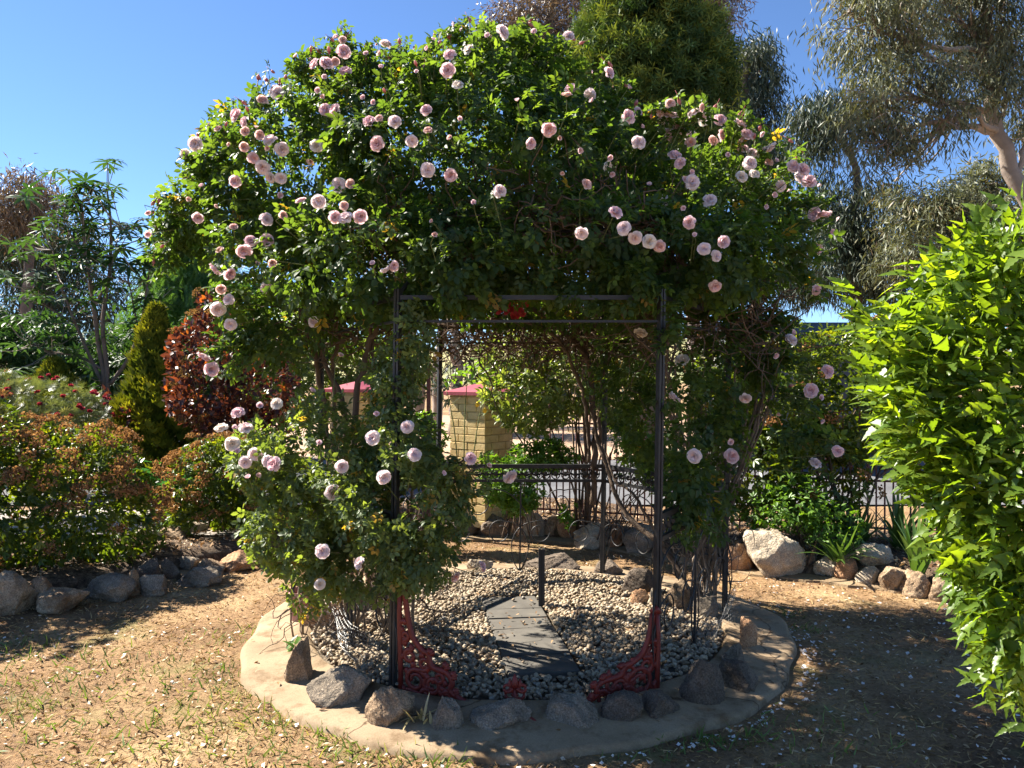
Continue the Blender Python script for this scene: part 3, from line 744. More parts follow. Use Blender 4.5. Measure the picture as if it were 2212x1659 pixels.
bracket((fl[0], fl[1], .03), tipL * [1, 1, 0] - fl * [1, 1, 0], (-.02, .0, 1), np.linalg.norm(tipL[:2] - fl[:2]), .60, 'ornate red cast iron bracket against the left front arbor post')
bracket((fr[0], fr[1], .05), tipR * [1, 1, 0] - fr * [1, 1, 0], (.03, .05, 1), np.linalg.norm(tipR[:2] - fr[:2]), .40, 'ornate red cast iron bracket against the right front arbor post')
fb = P(1112, 1535, 3.62); fin = thing('cast_iron_finial', 'small red cast iron finial with leafy arm between the two brackets', 'finial', (fb[0], fb[1], .05))
mb = MB(); mb.tube([fb + [0, 0, -.03], fb + [0, 0, .05], fb + [0, 0, .1]], [.012, .010, .008], 8); mb.build('stem', M['red_iron'], fin, True)
for s in (-1, 1):
    for k, (cx, cz, r) in enumerate(((.024, .075, .026), (.034, .105, .022), (.014, .03, .016))):
        pts = [fb + [s * (cx + r * (1 - .5 * q) * math.cos(PI + q * 7)), -.004 * k, cz + r * (1 - .5 * q) * math.sin(PI + q * 7)] for q in np.linspace(0, 1, 18)]
        mb = MB(); mb.tube(pts, np.linspace(.009, .006, 18), 6); mb.build('scroll', M['red_iron'], fin, True)
mb = MB(); mb.tube([fb + [0, 0, .10], fb + [0, 0, .125], fb + [0, 0, .148], fb + [0, 0, .17]], [.012, .02, .012, .002], 8); mb.build('bud_tip', M['red_iron'], fin, True)
for s in (-1, 1):
    mb = MB(); mb.tube([fb + [s * .008, 0, .09], fb + [s * .026, 0, .125], fb + [s * .022, 0, .148]], [.006, .012, .002], 6); mb.build('leaf_lobe', M['red_iron'], fin, True)
e = P(1160, 1562, 3.50)
mb = MB(); mb.tube([fb, fb * .6 + e * .4 + [0, 0, .004], e], [.014, .024, .006], 8, flat=((0, 0, 1), .6)); mb.build('leafy_arm', M['red_iron'], fin, True)

# ---------------------------------------------------------------- pot, hose and wire netting
pp = P(655, 1345, 5.02); pr = [(.0, .075), (.02, .08), (.16, .098), (.17, .11), (.20, .112), (.205, .098), (.17, .09)]
th = np.linspace(0, 2 * PI, 25)[:-1]; V = np.vstack([np.stack([pp[0] + r * np.cos(th), pp[1] + r * np.sin(th), np.full(24, z + .03)], -1) for z, r in pr])
i = np.arange(6)[:, None] * 24 + np.arange(24)[None]; j = np.arange(6)[:, None] * 24 + (np.arange(24) + 1)[None] % 24
M['terracotta'] = surfmat('terracotta', [(.3, (.26, .13, .11)), (.7, (.40, .22, .19))], scale=9, rough=.9, bump=.2)
o = mk('pot', V, np.stack([i, j, j + 24, i + 24], -1).reshape(-1, 4), M['terracotta'], smooth=True)
tag(place_own(o), 'dusty pink clay pot half hidden under the rose on the left', 'pot')
M['hose'] = surfmat('hose', [(.3, (.22, .21, .18)), (.7, (.34, .32, .28))], scale=9, rough=.7, bump=.1)
mb = MB(); mb.tube(curve([P(628, 1350, 5.1), P(670, 1345, 4.95), P(715, 1335, 4.9), P(742, 1300, 5.0), P(745, 1250, 5.1), P(735, 1180, 5.15)], 40), .006, 6)
tag(place_own(mb.build('irrigation_hose', M['hose'], smooth=True)), 'thin grey irrigation hose looping by the clay pot', 'hose')
M['wire'] = surfmat('wire', [(.3, (.12, .12, .12)), (.7, (.26, .26, .25))], scale=30, rough=.5, bump=0, metallic=.6)
def netting(label, fn, nu, nv, cell=.026):
    mb = MB(); E = set()
    hx = cell * .866; hy = cell * .75
    for i in range(nu):
        for j in range(nv):
            cx = (i + .5 * (j % 2)) * hx; cy = j * hy
            c = [(cx + cell * .5 * math.sin(k * PI / 3), cy + cell * .5 * math.cos(k * PI / 3)) for k in range(6)]
            for k in range(3): E.add((tuple(np.round(c[k], 5)), tuple(np.round(c[k + 1], 5))))
    for a, b in E: mb.tube([fn(*a), fn(*b)], .0009, 3, cap=False)
    return tag(place_own(mb.build('wire_netting', M['wire'])), label, 'netting', 'wire netting round the arbor foot')
aL, bL = vert[5], vert[0]
def netL(u, v):
    f = (u - .10) / 1.2; p = aL * (1 - f) + bL * f + nrm(np.array([-.8, -.5])) * (.05 + .03 * math.sin(9 * u) + .03 * math.sin(23 * v + 5 * u))
    return np.array([p[0], p[1], .04 + v * (1 - .35 * f) + .012 * math.sin(14 * u)])
netting('crumpled wire netting along the left side of the arbor foot', netL, 52, 15)
aR, bR = vert[2], vert[1]
def netR(u, v):
    f = (u - .08) / 1.2; p = aR * (1 - f) + bR * f + nrm(np.array([.8, -.5])) * (.05 + .10 * v + .03 * math.sin(11 * u + 20 * v))
    return np.array([p[0], p[1], .05 + v * .8 + .015 * math.sin(17 * u)])
netting('crumpled wire netting along the right side of the arbor foot', netR, 34, 14)
# ---------------------------------------------------------------- roses
def bb(px, py, d, rx, ry, rz): return (*P(px, py, d), rx, ry, rz)
def pinnate(seed):
    rs = np.random.default_rng(seed); parts = []
    for (x, y, a, s) in ((0, .055, 0, 1.0), (-.006, .042, 1.05, .88), (.006, .042, -1.05, .88), (-.004, .016, 1.2, .72), (.004, .016, -1.2, .72)):
        V, F = simple_leaf(.058 * s, .66, .10 + .1 * rs.random(), .05 + .25 * rs.random())
        V = rotz(rotx(V, rs.normal() * .22), a + rs.normal() * .12) + np.array([x, y, 0.]); parts.append((V, F))
    V = np.array([(-.0012, -.03, 0), (.0012, -.03, 0), (0, .06, -.001)]); parts.append((V, np.array([(0, 1, 2)])))
    return join(parts)
ROSE_T = [pinnate(k) for k in range(6)]
TOCAM = np.array([0, 4.5, 1.9])
def leafy(blobs, n, shell, gap, gf, seed, keep=.5, droop=.45, lumpy=.14, up=.75, out=.7, wild=.55):
    p, no, f = blob_points(blobs, n, shell, keep, gap, gf, lumpy, seed)
    tip = nrm(.8 * no + wild * 1.3 * rvec(n) + np.array([0, 0, -droop]))
    nm = nrm(out * no + np.array([0, 0, up]) + wild * rvec(n))
    return p, no, f, frames(tip, nm)
CANOPY = [bb(660, 410, 4.95, .58, .72, .50), bb(775, 300, 4.95, .48, .70, .46), bb(1085, 235, 5.0, .48, .70, .42), bb(1060, 400, 4.85, 1.05, 1.05, .46), bb(950, 320, 4.85, .72, .85, .48),
          bb(1440, 465, 5.0, .62, .80, .38), bb(1600, 515, 5.0, .33, .52, .40), bb(490, 460, 5.0, .34, .45, .32), bb(1230, 365, 4.95, .50, .75, .40), bb(560, 380, 5.0, .36, .5, .36)]
SKIRT = [bb(600, 610, 4.6, .34, .38, .50), bb(1180, 525, 4.2, .85, .55, .27), bb(800, 560, 4.2, .50, .50, .36), bb(1480, 560, 4.4, .52, .60, .26), bb(980, 575, 4.05, .5, .36, .20), bb(1400, 590, 4.1, .35, .3, .16), bb(985, 615, 3.85, .30, .12, .11), bb(1180, 600, 3.85, .28, .12, .10), bb(1340, 615, 3.85, .22, .12, .11)]
BACK = [bb(1130, 655, 5.75, .75, .3, .16), bb(1370, 770, 5.75, .32, .3, .50), bb(1400, 920, 5.6, .22, .2, .35), bb(780, 690, 5.5, .5, .3, .28), bb(1330, 670, 5.3, .4, .4, .2)]
DRAPE = [bb(1535, 880, 4.8, .20, .32, .80), bb(1640, 740, 4.95, .16, .25, .28), bb(1490, 960, 4.25, .10, .14, .45), bb(1475, 1070, 4.1, .11, .14, .2), bb(1445, 760, 3.85, .05, .08, .3)]
ALLB = CANOPY + SKIRT + DRAPE
climb = thing('climbing_rose', 'huge climbing rose covered in pale pink blooms over the iron arbor', 'climbing rose', (vert[5][0], vert[5][1], 0))
L = [leafy(CANOPY, 12500, (.6, 1.05), -.36, 3.6, 1., wild=.7), leafy(SKIRT, 5400, (.5, 1.08), -.2, 4.6, 2., wild=.7), leafy(BACK, 2300, (.3, 1.1), -.3, 4., 6.), leafy(DRAPE, 1700, (.35, 1.1), -.2, 4., 3.)]
# loose sprays that break the outline
sp_tips = []
for (px, py) in ((335, 500), (340, 545), (370, 440), (415, 345), (470, 300), (560, 215), (640, 145), (700, 120), (740, 100), (790, 125), (860, 120), (900, 145), (930, 110), (985, 70), (1040, 75), (1120, 70),
                 (1160, 80), (1210, 100), (1260, 150), (1350, 200), (1440, 235), (1510, 245), (1600, 265), (1660, 310), (1720, 360), (1765, 440), (1785, 500), (1775, 560), (1760, 640), (1700, 700), (1740, 800), (1800, 960), (1760, 900), (350, 590), (460, 770), (500, 800)):
    for k in range(4):
        h, no = ray_hit(px + rng.normal() * 14, py + rng.normal() * 12, ALLB)
        c = h - no * .28; n = 13
        q = np.linspace(0, 1, n)[:, None]; mid = h + no * .02
        pts = c * (1 - q) + P(px, py, mid[1]) * q + np.array([0, 0, .05]) * np.sin(q * PI) + rng.normal(size=(n, 3)) * .025
        tip = nrm(.5 * no + .9 * rvec(n) + np.array([0, 0, -.2])); nm = nrm(np.array([0, 0, .8]) + .6 * rvec(n))
        L.append((pts, np.repeat(no[None], n, 0), np.full(n, 1.0), frames(tip, nm))); sp_tips.append((c, pts[-1]))
p = np.vstack([a[0] for a in L]); no = np.vstack([a[1] for a in L]); f = np.concatenate([a[2] for a in L]); R = np.concatenate([a[3] for a in L])
keep = ~((np.hypot(p[:, 0] - ARB[0], p[:, 1] - ARB[1]) < 1.08) & (p[:, 2] < 1.98) & (p[:, 1] < 5.4))
p, no, f, R = p[keep], no[keep], f[keep], R[keep]
sc = .55 + .42 * rng.random(len(p)); rn = np.clip(rng.beta(2, 2, len(p)) * .9 + (rng.random(len(p)) < .012) * .9, 0, 1)
facing = (no * nrm(np.array([0, 0, CAMZ]) - p)).sum(-1)
leaf_parts(climb, ROSE_T, p, R, sc, rn, M['rose_leaf'], facing + 1.2 * f + .5 * rng.random(len(p)) - 3. * (p[:, 1] > 5), 300)
def canes(root, paths, rad, mat, name='cane', sides=6, n=16):
    for q, r in zip(paths, rad):
        c = curve(q, n); c[1:-1] += rng.normal(size=(n - 2, 3)) * .006
        mb = MB(); mb.tube(c, np.linspace(r, r * .62, n), sides); mb.build(name, mat, root, True)
# stems climbing the left side and the back right post
cp, cr = [], []
for (a, r) in (([(790, 1120, 4.75), (765, 1000, 4.7), (768, 880, 4.66), (785, 790, 4.62), (805, 720, 4.6), (840, 640, 4.6)], .030),
               ([(800, 1150, 4.78), (785, 1010, 4.72), (800, 900, 4.68), (806, 800, 4.65), (800, 700, 4.6), (770, 600, 4.6)], .020),
               ([(740, 1150, 4.9), (745, 1000, 4.85), (742, 880, 4.8), (700, 780, 4.8), (690, 690, 4.8), (660, 600, 4.8)], .024),
               ([(720, 1120, 5.0), (705, 950, 5.0), (690, 820, 4.95), (675, 740, 4.9), (640, 640, 4.85)], .026),
               ([(735, 1100, 5.0), (725, 930, 5.0), (720, 800, 4.95), (735, 720, 4.9), (745, 640, 4.85)], .020),
               ([(1498, 1300, 5.15), (1470, 1250, 5.3), (1440, 1190, 5.4), (1370, 1130, 5.7), (1330, 1070, 5.85), (1305, 990, 6.0), (1285, 930, 6.05), (1275, 800, 6.1), (1240, 690, 6.0)], .028),
               ([(1490, 1290, 5.15), (1440, 1185, 5.4), (1400, 1120, 5.5), (1370, 1065, 5.6), (1330, 1040, 5.8), (1305, 960, 6.0)], .016),
               ([(1280, 1090, 6.1), (1285, 980, 6.1), (1280, 860, 6.1), (1265, 770, 6.05), (1200, 700, 5.9), (1120, 650, 5.7)], .034),
               ([(1272, 1000, 6.1), (1268, 880, 6.1), (1240, 800, 6.05), (1210, 740, 5.9), (1150, 700, 5.7), (1060, 690, 5.5)], .022),
               ([(1295, 960, 6.05), (1300, 850, 6.0), (1320, 760, 5.9), (1370, 690, 5.7), (1420, 640, 5.5)], .02),
               ([(1470, 1080, 4.6), (1450, 900, 4.4), (1440, 800, 4.3), (1400, 755, 4.35), (1350, 700, 4.4), (1335, 640, 4.4)], .011),
               ([(1446, 860, 4.35), (1450, 780, 4.3), (1462, 720, 4.3), (1450, 660, 4.3), (1470, 600, 4.3)], .011)):
    cp.append([P(*q) for q in a]); cr.append(r)
canes(climb, cp, [.8 * q for q in cr], M['dark_cane'], n=26)
cp, cr = [], []
for k in range(26):                                            # upright stems in the right hand drape
    x0 = 1480 + 70 * rng.random(); d = 5.0 + .35 * rng.random(); x1 = 1440 + 240 * rng.random(); y1 = 640 + 300 * rng.random()
    cp.append([P(x0, 1300, d), P(x0 + 12 * rng.normal(), 1200, d), P((x0 + x1) / 2 + 14 * rng.normal(), 1040, d - .1), P(x1 + 10 * rng.normal(), 860, d - .15), P(x1, y1, d - .2)]); cr.append(.005 + .008 * rng.random())
canes(climb, cp, cr, M['cane'], n=18, sides=5)
def tangle(root, n, sampler, step, m, r, mat, name, drop=0.):
    mb = MB()
    for k in range(n):
        q = sampler(); d = rvec(1)[0] * np.array([1, 1, .6]); pts = [q]
        for _ in range(m):
            d = nrm(d + .55 * rng.normal(size=3) + np.array([0, 0, drop])); q = q + d * step; pts.append(q)
        mb.tube(pts, np.linspace(r * (.6 + .8 * rng.random()), r * .4, m + 1), 4, cap=False)
    return tag(mb.build(name, mat, root), kind='stuff')
def dome():
    a = rng.random() * 2 * PI; q = math.sqrt(rng.random()) * 1.05
    return np.array([ARB[0] + q * math.cos(a), ARB[1] + q * math.sin(a), 1.98 + .16 * rng.random() + .55 * math.sqrt(max(0, 1 - (q / 1.3) ** 2))])
tangle(climb, 900, dome, .06, 9, .0055, M['twig'], 'twig_tangle')
def underR(): return P(1380 + 300 * rng.random(), 610 + 150 * rng.random(), 4.5 + .7 * rng.random())
tangle(climb, 260, underR, .06, 9, .0045, M['twig'], 'dry_twig_tangle')
def underL(): return P(650 + 240 * rng.random(), 620 + 130 * rng.random(), 4.6 + .6 * rng.random())
tangle(climb, 170, underL, .06, 8, .0045, M['twig'], 'dry_twig_tangle')
def backR(): return P(940 + 480 * rng.random(), 645 + 120 * rng.random() ** 1.5, 5.9 + .4 * rng.random())
tangle(climb, 560, backR, .065, 10, .0065, M['twig'], 'dry_twig_tangle')
def stemR(): return P(1470 + 110 * rng.random(), 960 + 300 * rng.random(), 5.0 + .4 * rng.random())
tangle(climb, 170, stemR, .05, 7, .004, M['cane'], 'dry_twig_tangle', .4)
mb = MB()
for c, t in sp_tips: mb.tube([c, (c + t) / 2 + [0, 0, .04], t], .0024, 4, cap=False)
tag(mb.build('spray_stems', M['green_stem'], climb), kind='stuff')

def flower_mesh(name, mat, seed, openness=1.0, rings=((6, .040, 80), (7, .039, 64), (7, .037, 49), (6, .033, 35), (5, .028, 22), (4, .022, 10))):
    rs = np.random.default_rng(seed); Vs, Fs, Us, n = [], [], [], 0
    nr = len(rings)
    for ri, (cnt, ln, tilt) in enumerate(rings):
        for k in range(cnt):
            a = 2 * PI * (k + .5 * (ri % 2) + .15 * rs.normal()) / cnt; tl = math.radians(tilt * openness + rs.normal() * 7)
            w = ln * (.46 + .12 * rs.random()); l = ln * (.92 + .16 * rs.random()); grid_ = []
            for i, v in enumerate((0, .4, .78, 1.0)):
                for j, u in enumerate((-1, -.45, .45, 1)):
                    wid = w * (.35, .85, 1.0, .72)[i]
                    x = u * wid; y = v * l * (1 - (.12 * u * u if i == 3 else 0)); z = .30 * wid * u * u + (.25 * v * v - .45 * max(0, v - .7) * 1.6) * l * .5 + .075 * ln * rs.normal() * (i > 1)
                    Y = y * math.sin(tl) - z * math.cos(tl) * .9; Z = y * math.cos(tl) + z * math.sin(tl)
                    Y += .004 * (nr - ri) / nr
                    grid_.append((x * math.cos(a) - Y * math.sin(a), x * math.sin(a) + Y * math.cos(a), Z))
            Vs += grid_; Us += [np.clip(ri / (nr - 1) * .85 + .15 * (1 - v), 0, 1) for v in (0, .4, .78, 1.) for _ in range(4)]
            for i in range(3):
                for j in range(3):
                    q = n + i * 4 + j; Fs += [(q, q + 1, q + 5), (q, q + 5, q + 4)]
            n += 16
    return mesh_np(name, np.array(Vs), np.array(Fs), mat, True, np.full(n, .5), np.array(Us))
HALF = ((5, .030, 52), (5, .027, 36), (5, .022, 22), (4, .016, 10))
LOOSE = ((7, .042, 96), (8, .041, 76), (7, .038, 58), (6, .034, 40), (4, .028, 22))
FL = {'p': [flower_mesh('flower', M['rose_pink'], k) for k in range(4)], 's': [flower_mesh('flower', M['rose_salmon'], 10 + k, .8) for k in range(3)],
      'w': [flower_mesh('flower', M['rose_pale'], 20 + k, 1., LOOSE) for k in range(3)], 'c': [flower_mesh('flower', M['rose_cream'], 30 + k, 1., LOOSE) for k in range(2)],
      'h': [flower_mesh('flower', M['rose_pink'], 40 + k, .9, HALF) for k in range(3)], 'o': [flower_mesh('flower', M['rose_salmon'], 50 + k, .8, HALF) for k in range(3)]}
def bud_mesh(seed):
    mb = MB(); mb.tube([(0, 0, -.05), (0, 0, -.012), (0, 0, -.008)], [.0012, .0014, .004], 5, u=None) if False else mb.tube([(0, 0, -.05), (.002, 0, -.02), (0, 0, -.008)], [.0012, .0014, .005], 5)
    mb.tube([(0, 0, -.008), (0, 0, .002), (0, 0, .012), (0, 0, .022)], [.006, .0095, .008, .0015], 7)
    return mesh_np('bud', np.vstack(mb.v), np.vstack(mb.f), M['rose_bud'], True, np.concatenate(mb.r), np.clip((np.vstack(mb.v)[:, 2] + .005) * 45, 0, 1))
FL['b'] = [bud_mesh(k) for k in range(2)]
def T1(l): return [(603.5 + .2976 * x, .2976 * y, t) for x, y, t in l]
def T2(l): return [(301.7 + .2976 * x, 164.6 + .2976 * y, t) for x, y, t in l]
def T4(l): return [(1206.9 + .2976 * x, 164.6 + .2976 * y, t) for x, y, t in l]
def T6(l): return [(1371.5 + .2976 * x, 603.5 + .2976 * y, t) for x, y, t in l]
def T3(l): return [(438.9 + .3637 * x, 658.3 + .3637 * y, t) for x, y, t in l]
FLOW = T1([(465, 330, 's'), (470, 412, 'p'), (280, 498, 'p'), (352, 500, 'p'), (412, 480, 's'), (483, 550, 'p'), (780, 360, 'w'), (1080, 388, 'h'), (625, 425, 'h'), (662, 408, 'h'), (745, 425, 'o'), (752, 520, 'h'),
           (1003, 555, 'h'), (1237, 437, 'p'), (1220, 540, 'p'), (1300, 655, 'c'), (1285, 207, 'h'), (1390, 385, 'c'), (1615, 270, 'w'), (1520, 295, 'h'), (1838, 270, 'h'), (2080, 290, 'w'), (348, 808, 'p'), (437, 812, 'p'),
           (628, 725, 'h'), (703, 758, 'h'), (778, 678, 'b'), (1078, 830, 'p'), (1092, 968, 's'), (1248, 1010, 'o'), (676, 910, 'p'), (750, 890, 's'), (855, 905, 'w'), (735, 1050, 'p'), (975, 1030, 'w'), (1310, 885, 'h'),
           (265, 1075, 'c'), (220, 1178, 'o'), (455, 1335, 'w'), (540, 1325, 's'), (1085, 1225, 'w'), (1250, 1260, 'p'), (1947, 948, 'p'), (2023, 1013, 'o'), (1812, 1045, 'p'), (2118, 685, 'p'), (2075, 738, 's'), (1723, 765, 'h'),
           (2168, 1092, 'h'), (2042, 1243, 'o'), (1603, 1420, 'w'), (1128, 1622, 'o'), (300, 1490, 'w'), (178, 1495, 'p'), (45, 1590, 's'), (480, 1525, 's'), (415, 1597, 'p'), (490, 1605, 'w'), (590, 1592, 'p'), (25, 1095, 'w'),
           (20, 690, 'w'), (145, 440, 'h'), (325, 720, 'o'), (297, 675, 'h'), (340, 585, 'h'), (245, 395, 'b'), (370, 400, 'b'), (625, 372, 'b'), (880, 340, 'b'), (1120, 330, 'h'), (1245, 297, 'b'), (1160, 352, 'b'), (420, 312, 'h'), (998, 495, 'b'), (35, 612, 'b'), (70, 592, 'b'), (1130, 1735, 'o'), (1420, 1500, 'h')])
FLOW += T2([(728, 315, 'p'), (785, 360, 'p'), (605, 415, 's'), (790, 425, 's'), (880, 450, 's'), (435, 505, 'w'), (365, 577, 'c'), (780, 530, 's'), (1035, 540, 'w'), (842, 600, 'p'), (960, 485, 'w'), (905, 665, 'w'), (715, 762, 'p'),
            (960, 735, 'w'), (1030, 740, 'w'), (1235, 625, 'o'), (1283, 520, 'c'), (900, 215, 's'), (1015, 130, 'w'), (435, 1020, 'p'), (372, 900, 'o'), (925, 1060, 'w'), (705, 1120, 's'), (925, 1210, 'p'), (820, 1215, 'p'), (775, 1275, 'p'),
            (615, 1280, 's'), (585, 1395, 'p'), (670, 1435, 'p'), (860, 1372, 'o'), (992, 1348, 's'), (925, 1535, 'w'), (618, 1540, 's'), (655, 1555, 'o'), (670, 1620, 'w'), (1835, 1370, 'p'), (1775, 1385, 'w'), (1693, 1360, 'h'), (85, 980, 'h'),
            (85, 1135, 'h'), (590, 925, 'o'), (1020, 862, 'h'), (170, 915, 'b'), (455, 450, 'b'), (525, 385, 'b'), (650, 375, 'b'), (800, 272, 'b'), (872, 45, 'b'), (950, 48, 'b'), (1048, 62, 'b'), (860, 400, 'h'), (680, 515, 'o'), (940, 535, 'o'), (480, 800, 'h'), (440, 570, 'o')])
FLOW += T4([(350, 10, 'p'), (490, 118, 'h'), (545, 290, 'p'), (480, 325, 'p'), (790, 235, 's'), (1000, 255, 's'), (705, 300, 'p'), (790, 325, 'p'), (735, 350, 'w'), (845, 405, 'p'), (758, 452, 'p'), (580, 395, 'h'), (553, 495, 'w'), (1160, 355, 'p'),
            (960, 300, 'w'), (1020, 320, 'h'), (1048, 355, 'c'), (1300, 385, 'p'), (1160, 460, 'p'), (1100, 505, 's'), (952, 520, 's'), (950, 465, 'w'), (1325, 500, 'p'), (1318, 565, 'p'), (1390, 590, 'w'), (1500, 655, 's'), (1552, 643, 'h'),
            (1365, 655, 'w'), (1670, 675, 'p'), (1742, 698, 'p'), (1788, 788, 'p'), (1710, 755, 'w'), (1395, 730, 'c'), (1303, 745, 'c'), (838, 610, 'p'), (880, 655, 'p'), (955, 715, 'h'), (960, 780, 'w'), (910, 762, 'h'), (765, 905, 'w'),
            (1085, 900, 'w'), (190, 825, 's'), (137, 540, 'h'), (345, 590, 'h'), (330, 650, 'c'), (365, 705, 'h'), (665, 800, 'h'), (398, 1012, 'p'), (460, 1105, 'w'), (540, 1165, 'w'), (160, 1135, 'w'), (640, 1192, 'c'), (715, 1215, 'p'),
            (950, 1085, 'p'), (888, 985, 'h'), (985, 1165, 'h'), (1050, 1250, 'w'), (1130, 1295, 'w'), (1182, 1207, 'p'), (1128, 1495, 'p'), (1590, 820, 'w'), (1548, 880, 'h'), (1475, 945, 'h'), (1835, 1010, 'p'), (1900, 990, 'p'),
            (1945, 1133, 'h'), (1845, 1250, 'p'), (1755, 1305, 'h'), (1840, 1530, 'p'), (1505, 535, 'w'), (1450, 440, 'h'), (1405, 465, 'b'), (220, 165, 'w'), (232, 215, 'h'), (540, 225, 'b'), (1350, 460, 'p'), (1650, 835, 'h'), (1215, 600, 'h'), (690, 415, 'h')])
FLOW += T6([(365, 592, 'c'), (315, 855, 'w'), (1005, 545, 'h'), (1105, 440, 'w'), (1115, 395, 'h'), (780, 860, 'w'), (1365, 665, 'p'), (1250, 800, 'p'), (1320, 850, 'h'), (1105, 762, 'b'), (1030, 948, 'h'), (1330, 1010, 'h'), (430, 1278, 'w'), (685, 1278, 'p'),
            (685, 1180, 'h'), (1440, 1245, 'p'), (1280, 1335, 'w'), (48, 358, 'c')])
FLOW += T3([(645, 97, 'w'), (110, 20, 'w'), (180, 110, 'w'), (35, 285, 'p'), (65, 372, 'p')])
WISPL = MB()
def put_flowers(root, lst, blobs, ref):
    stems = MB()
    for px, py, t in lst:
        h, no_ = ray_hit(px, py, blobs, 1.03)
        view = nrm(np.array([0, 0, CAMZ]) - h)
        dirn = nrm(.55 * no_ + .55 * view + .38 * rng.normal(size=3) + np.array([0, 0, .12]))
        if t == 'b': dirn = nrm(np.array([0, 0, .7]) + .5 * no_ + .3 * rng.normal(size=3))
        h = h + view * .10 + no_ * .02
        me = FL[t][int(rng.integers(len(FL[t])))]
        R_ = frames(rvec(1), dirn[None])[0]; R_ = np.stack([R_[:, 0], np.cross(dirn, R_[:, 0]), dirn], -1)
        R_[:, 0] = np.cross(R_[:, 1], dirn)
        s = {'p': 1.0, 's': .82, 'w': .95, 'c': .92, 'h': .72, 'o': .74, 'b': 1.15}[t] * (.78 + .30 * rng.random()) * h[1] / ref
        place('bud' if t == 'b' else 'flower', me, h, R_, s, root)
        e = h - dirn * .012; g = h - no_ * .22 - np.array([0, 0, .05])
        stems.tube([e, e - dirn * .05 + np.array([0, 0, -.01]), g], .0022, 4, cap=False)
    tag(stems.build('flower_stems', M['green_stem'], root), kind='stuff')
put_flowers(climb, FLOW, ALLB, 4.4)
# wispy shoots with buds standing clear of the outline
wisp = MB()
TOPS = [(400, 335), (430, 310), (480, 285), (520, 250), (560, 200), (585, 190), (640, 150), (655, 135), (700, 105), (730, 95), (745, 92), (780, 118), (800, 105), (830, 112), (868, 105), (900, 150), (935, 112), (940, 100), (975, 90), (985, 62), (1000, 75), (1060, 60), (1140, 62), (1150, 72), (1225, 95), (1300, 150), (1345, 195), (1400, 235), (1450, 232), (1500, 232), (1545, 255), (1600, 262), (1640, 290), (1680, 300), (1725, 350), (1760, 400), (345, 470), (335, 455), (330, 520), (350, 440), (1780, 460)]
for px, py in TOPS:
    for k in range(2):
        h, no_ = ray_hit(px + 16 * rng.normal(), py + 25, ALLB, .92); e = P(px + 14 * rng.normal(), py + 14 * rng.normal() - 4, h[1] + .08 * rng.normal())
        m_ = (h + e) / 2 + np.array([.03 * rng.normal(), 0, .03]); c_ = curve([h, m_, e + [0, 0, .01], e + [.02 * rng.normal(), 0, -.004]], 9); wisp.tube(c_, np.linspace(.0024, .0013, 9), 4, cap=False)
        dirn = nrm(c_[-1] - c_[-3]); x_ = nrm(np.cross(dirn, rvec(1)[0])); Rb = np.stack([x_, np.cross(dirn, x_), dirn], -1)
        t = 'b' if rng.random() < .72 else 'h'
        place('bud' if t == 'b' else 'flower', FL[t][int(rng.integers(len(FL[t])))], c_[-1] + dirn * .008, Rb, (1. if t == 'b' else .5) * (.8 + .4 * rng.random()), climb)
        ln = 3; lp = c_[[3, 5, 6]]; mb_l = frames(nrm(rvec(ln) + [0, 0, -.2]), nrm(rvec(ln) + [0, 0, .8]))
        V_, F_ = scatter(ROSE_T[k], lp, mb_l, .45 + .3 * rng.random(ln)); WISPL.add(V_, F_, .5)
tag(wisp.build('shoot_stems', M['green_stem'], climb), kind='stuff'); tag(WISPL.build('shoot_foliage', M['rose_leaf'], climb), kind='stuff')

# the bushy rose at the front left of the arbor
LOW = [bb(690, 1000, 4.15, .32, .30, .30), bb(640, 1130, 4.1, .27, .26, .24), bb(870, 1090, 3.85, .30, .26, .34), bb(760, 1170, 3.95, .34, .26, .24), bb(860, 960, 3.95, .17, .22, .22), bb(670, 1250, 4.1, .14, .16, .17), bb(890, 1190, 3.8, .22, .2, .18), bb(560, 1000, 4.1, .12, .16, .17), bb(1000, 1010, 3.85, .14, .13, .11), bb(850, 830, 3.95, .10, .14, .22), bb(900, 740, 3.9, .09, .12, .2)]
bush = thing('rose_bush', 'bushy rose with white and blush blooms at the left front of the arbor', 'rose bush', P(760, 1400, 4.6) * [1, 1, 0])
p, no, f, R = leafy(LOW, 4800, (.5, 1.12), -.30, 5., 7., lumpy=.22, wild=.8)
sc = .46 + .30 * rng.random(len(p)); rn = np.clip(rng.beta(2, 2, len(p)) * .95 + (rng.random(len(p)) < .03) * .9, 0, 1)
facing = (no * nrm(np.array([0, 0, CAMZ]) - p)).sum(-1)
leaf_parts(bush, ROSE_T, p, R, sc, rn, M['bush_leaf'], facing + 1.2 * f + .4 * rng.random(len(p)), 300)
cp, cr = [], []
for k in range(26):
    b = LOW[int(rng.integers(len(LOW)))]; e = np.array(b[:3]) + rvec(1)[0] * np.array(b[3:6]) * .8; s0 = P(760 + 70 * rng.normal(), 1400, 4.65) * [1, 1, 0] + [0, 0, .05]
    cp.append([s0, s0 * .65 + e * .35 + [0, 0, .15], s0 * .3 + e * .7 + [0, 0, .15], e]); cr.append(.005 + .006 * rng.random())
canes(bush, cp, cr, M['cane'], n=12, sides=5)
def lowtw(): return P(620 + 330 * rng.random(), 1120 + 240 * rng.random(), 4.35 + .4 * rng.random())
tangle(bush, 150, lowtw, .05, 7, .0035, M['twig'], 'dry_twig_tangle')
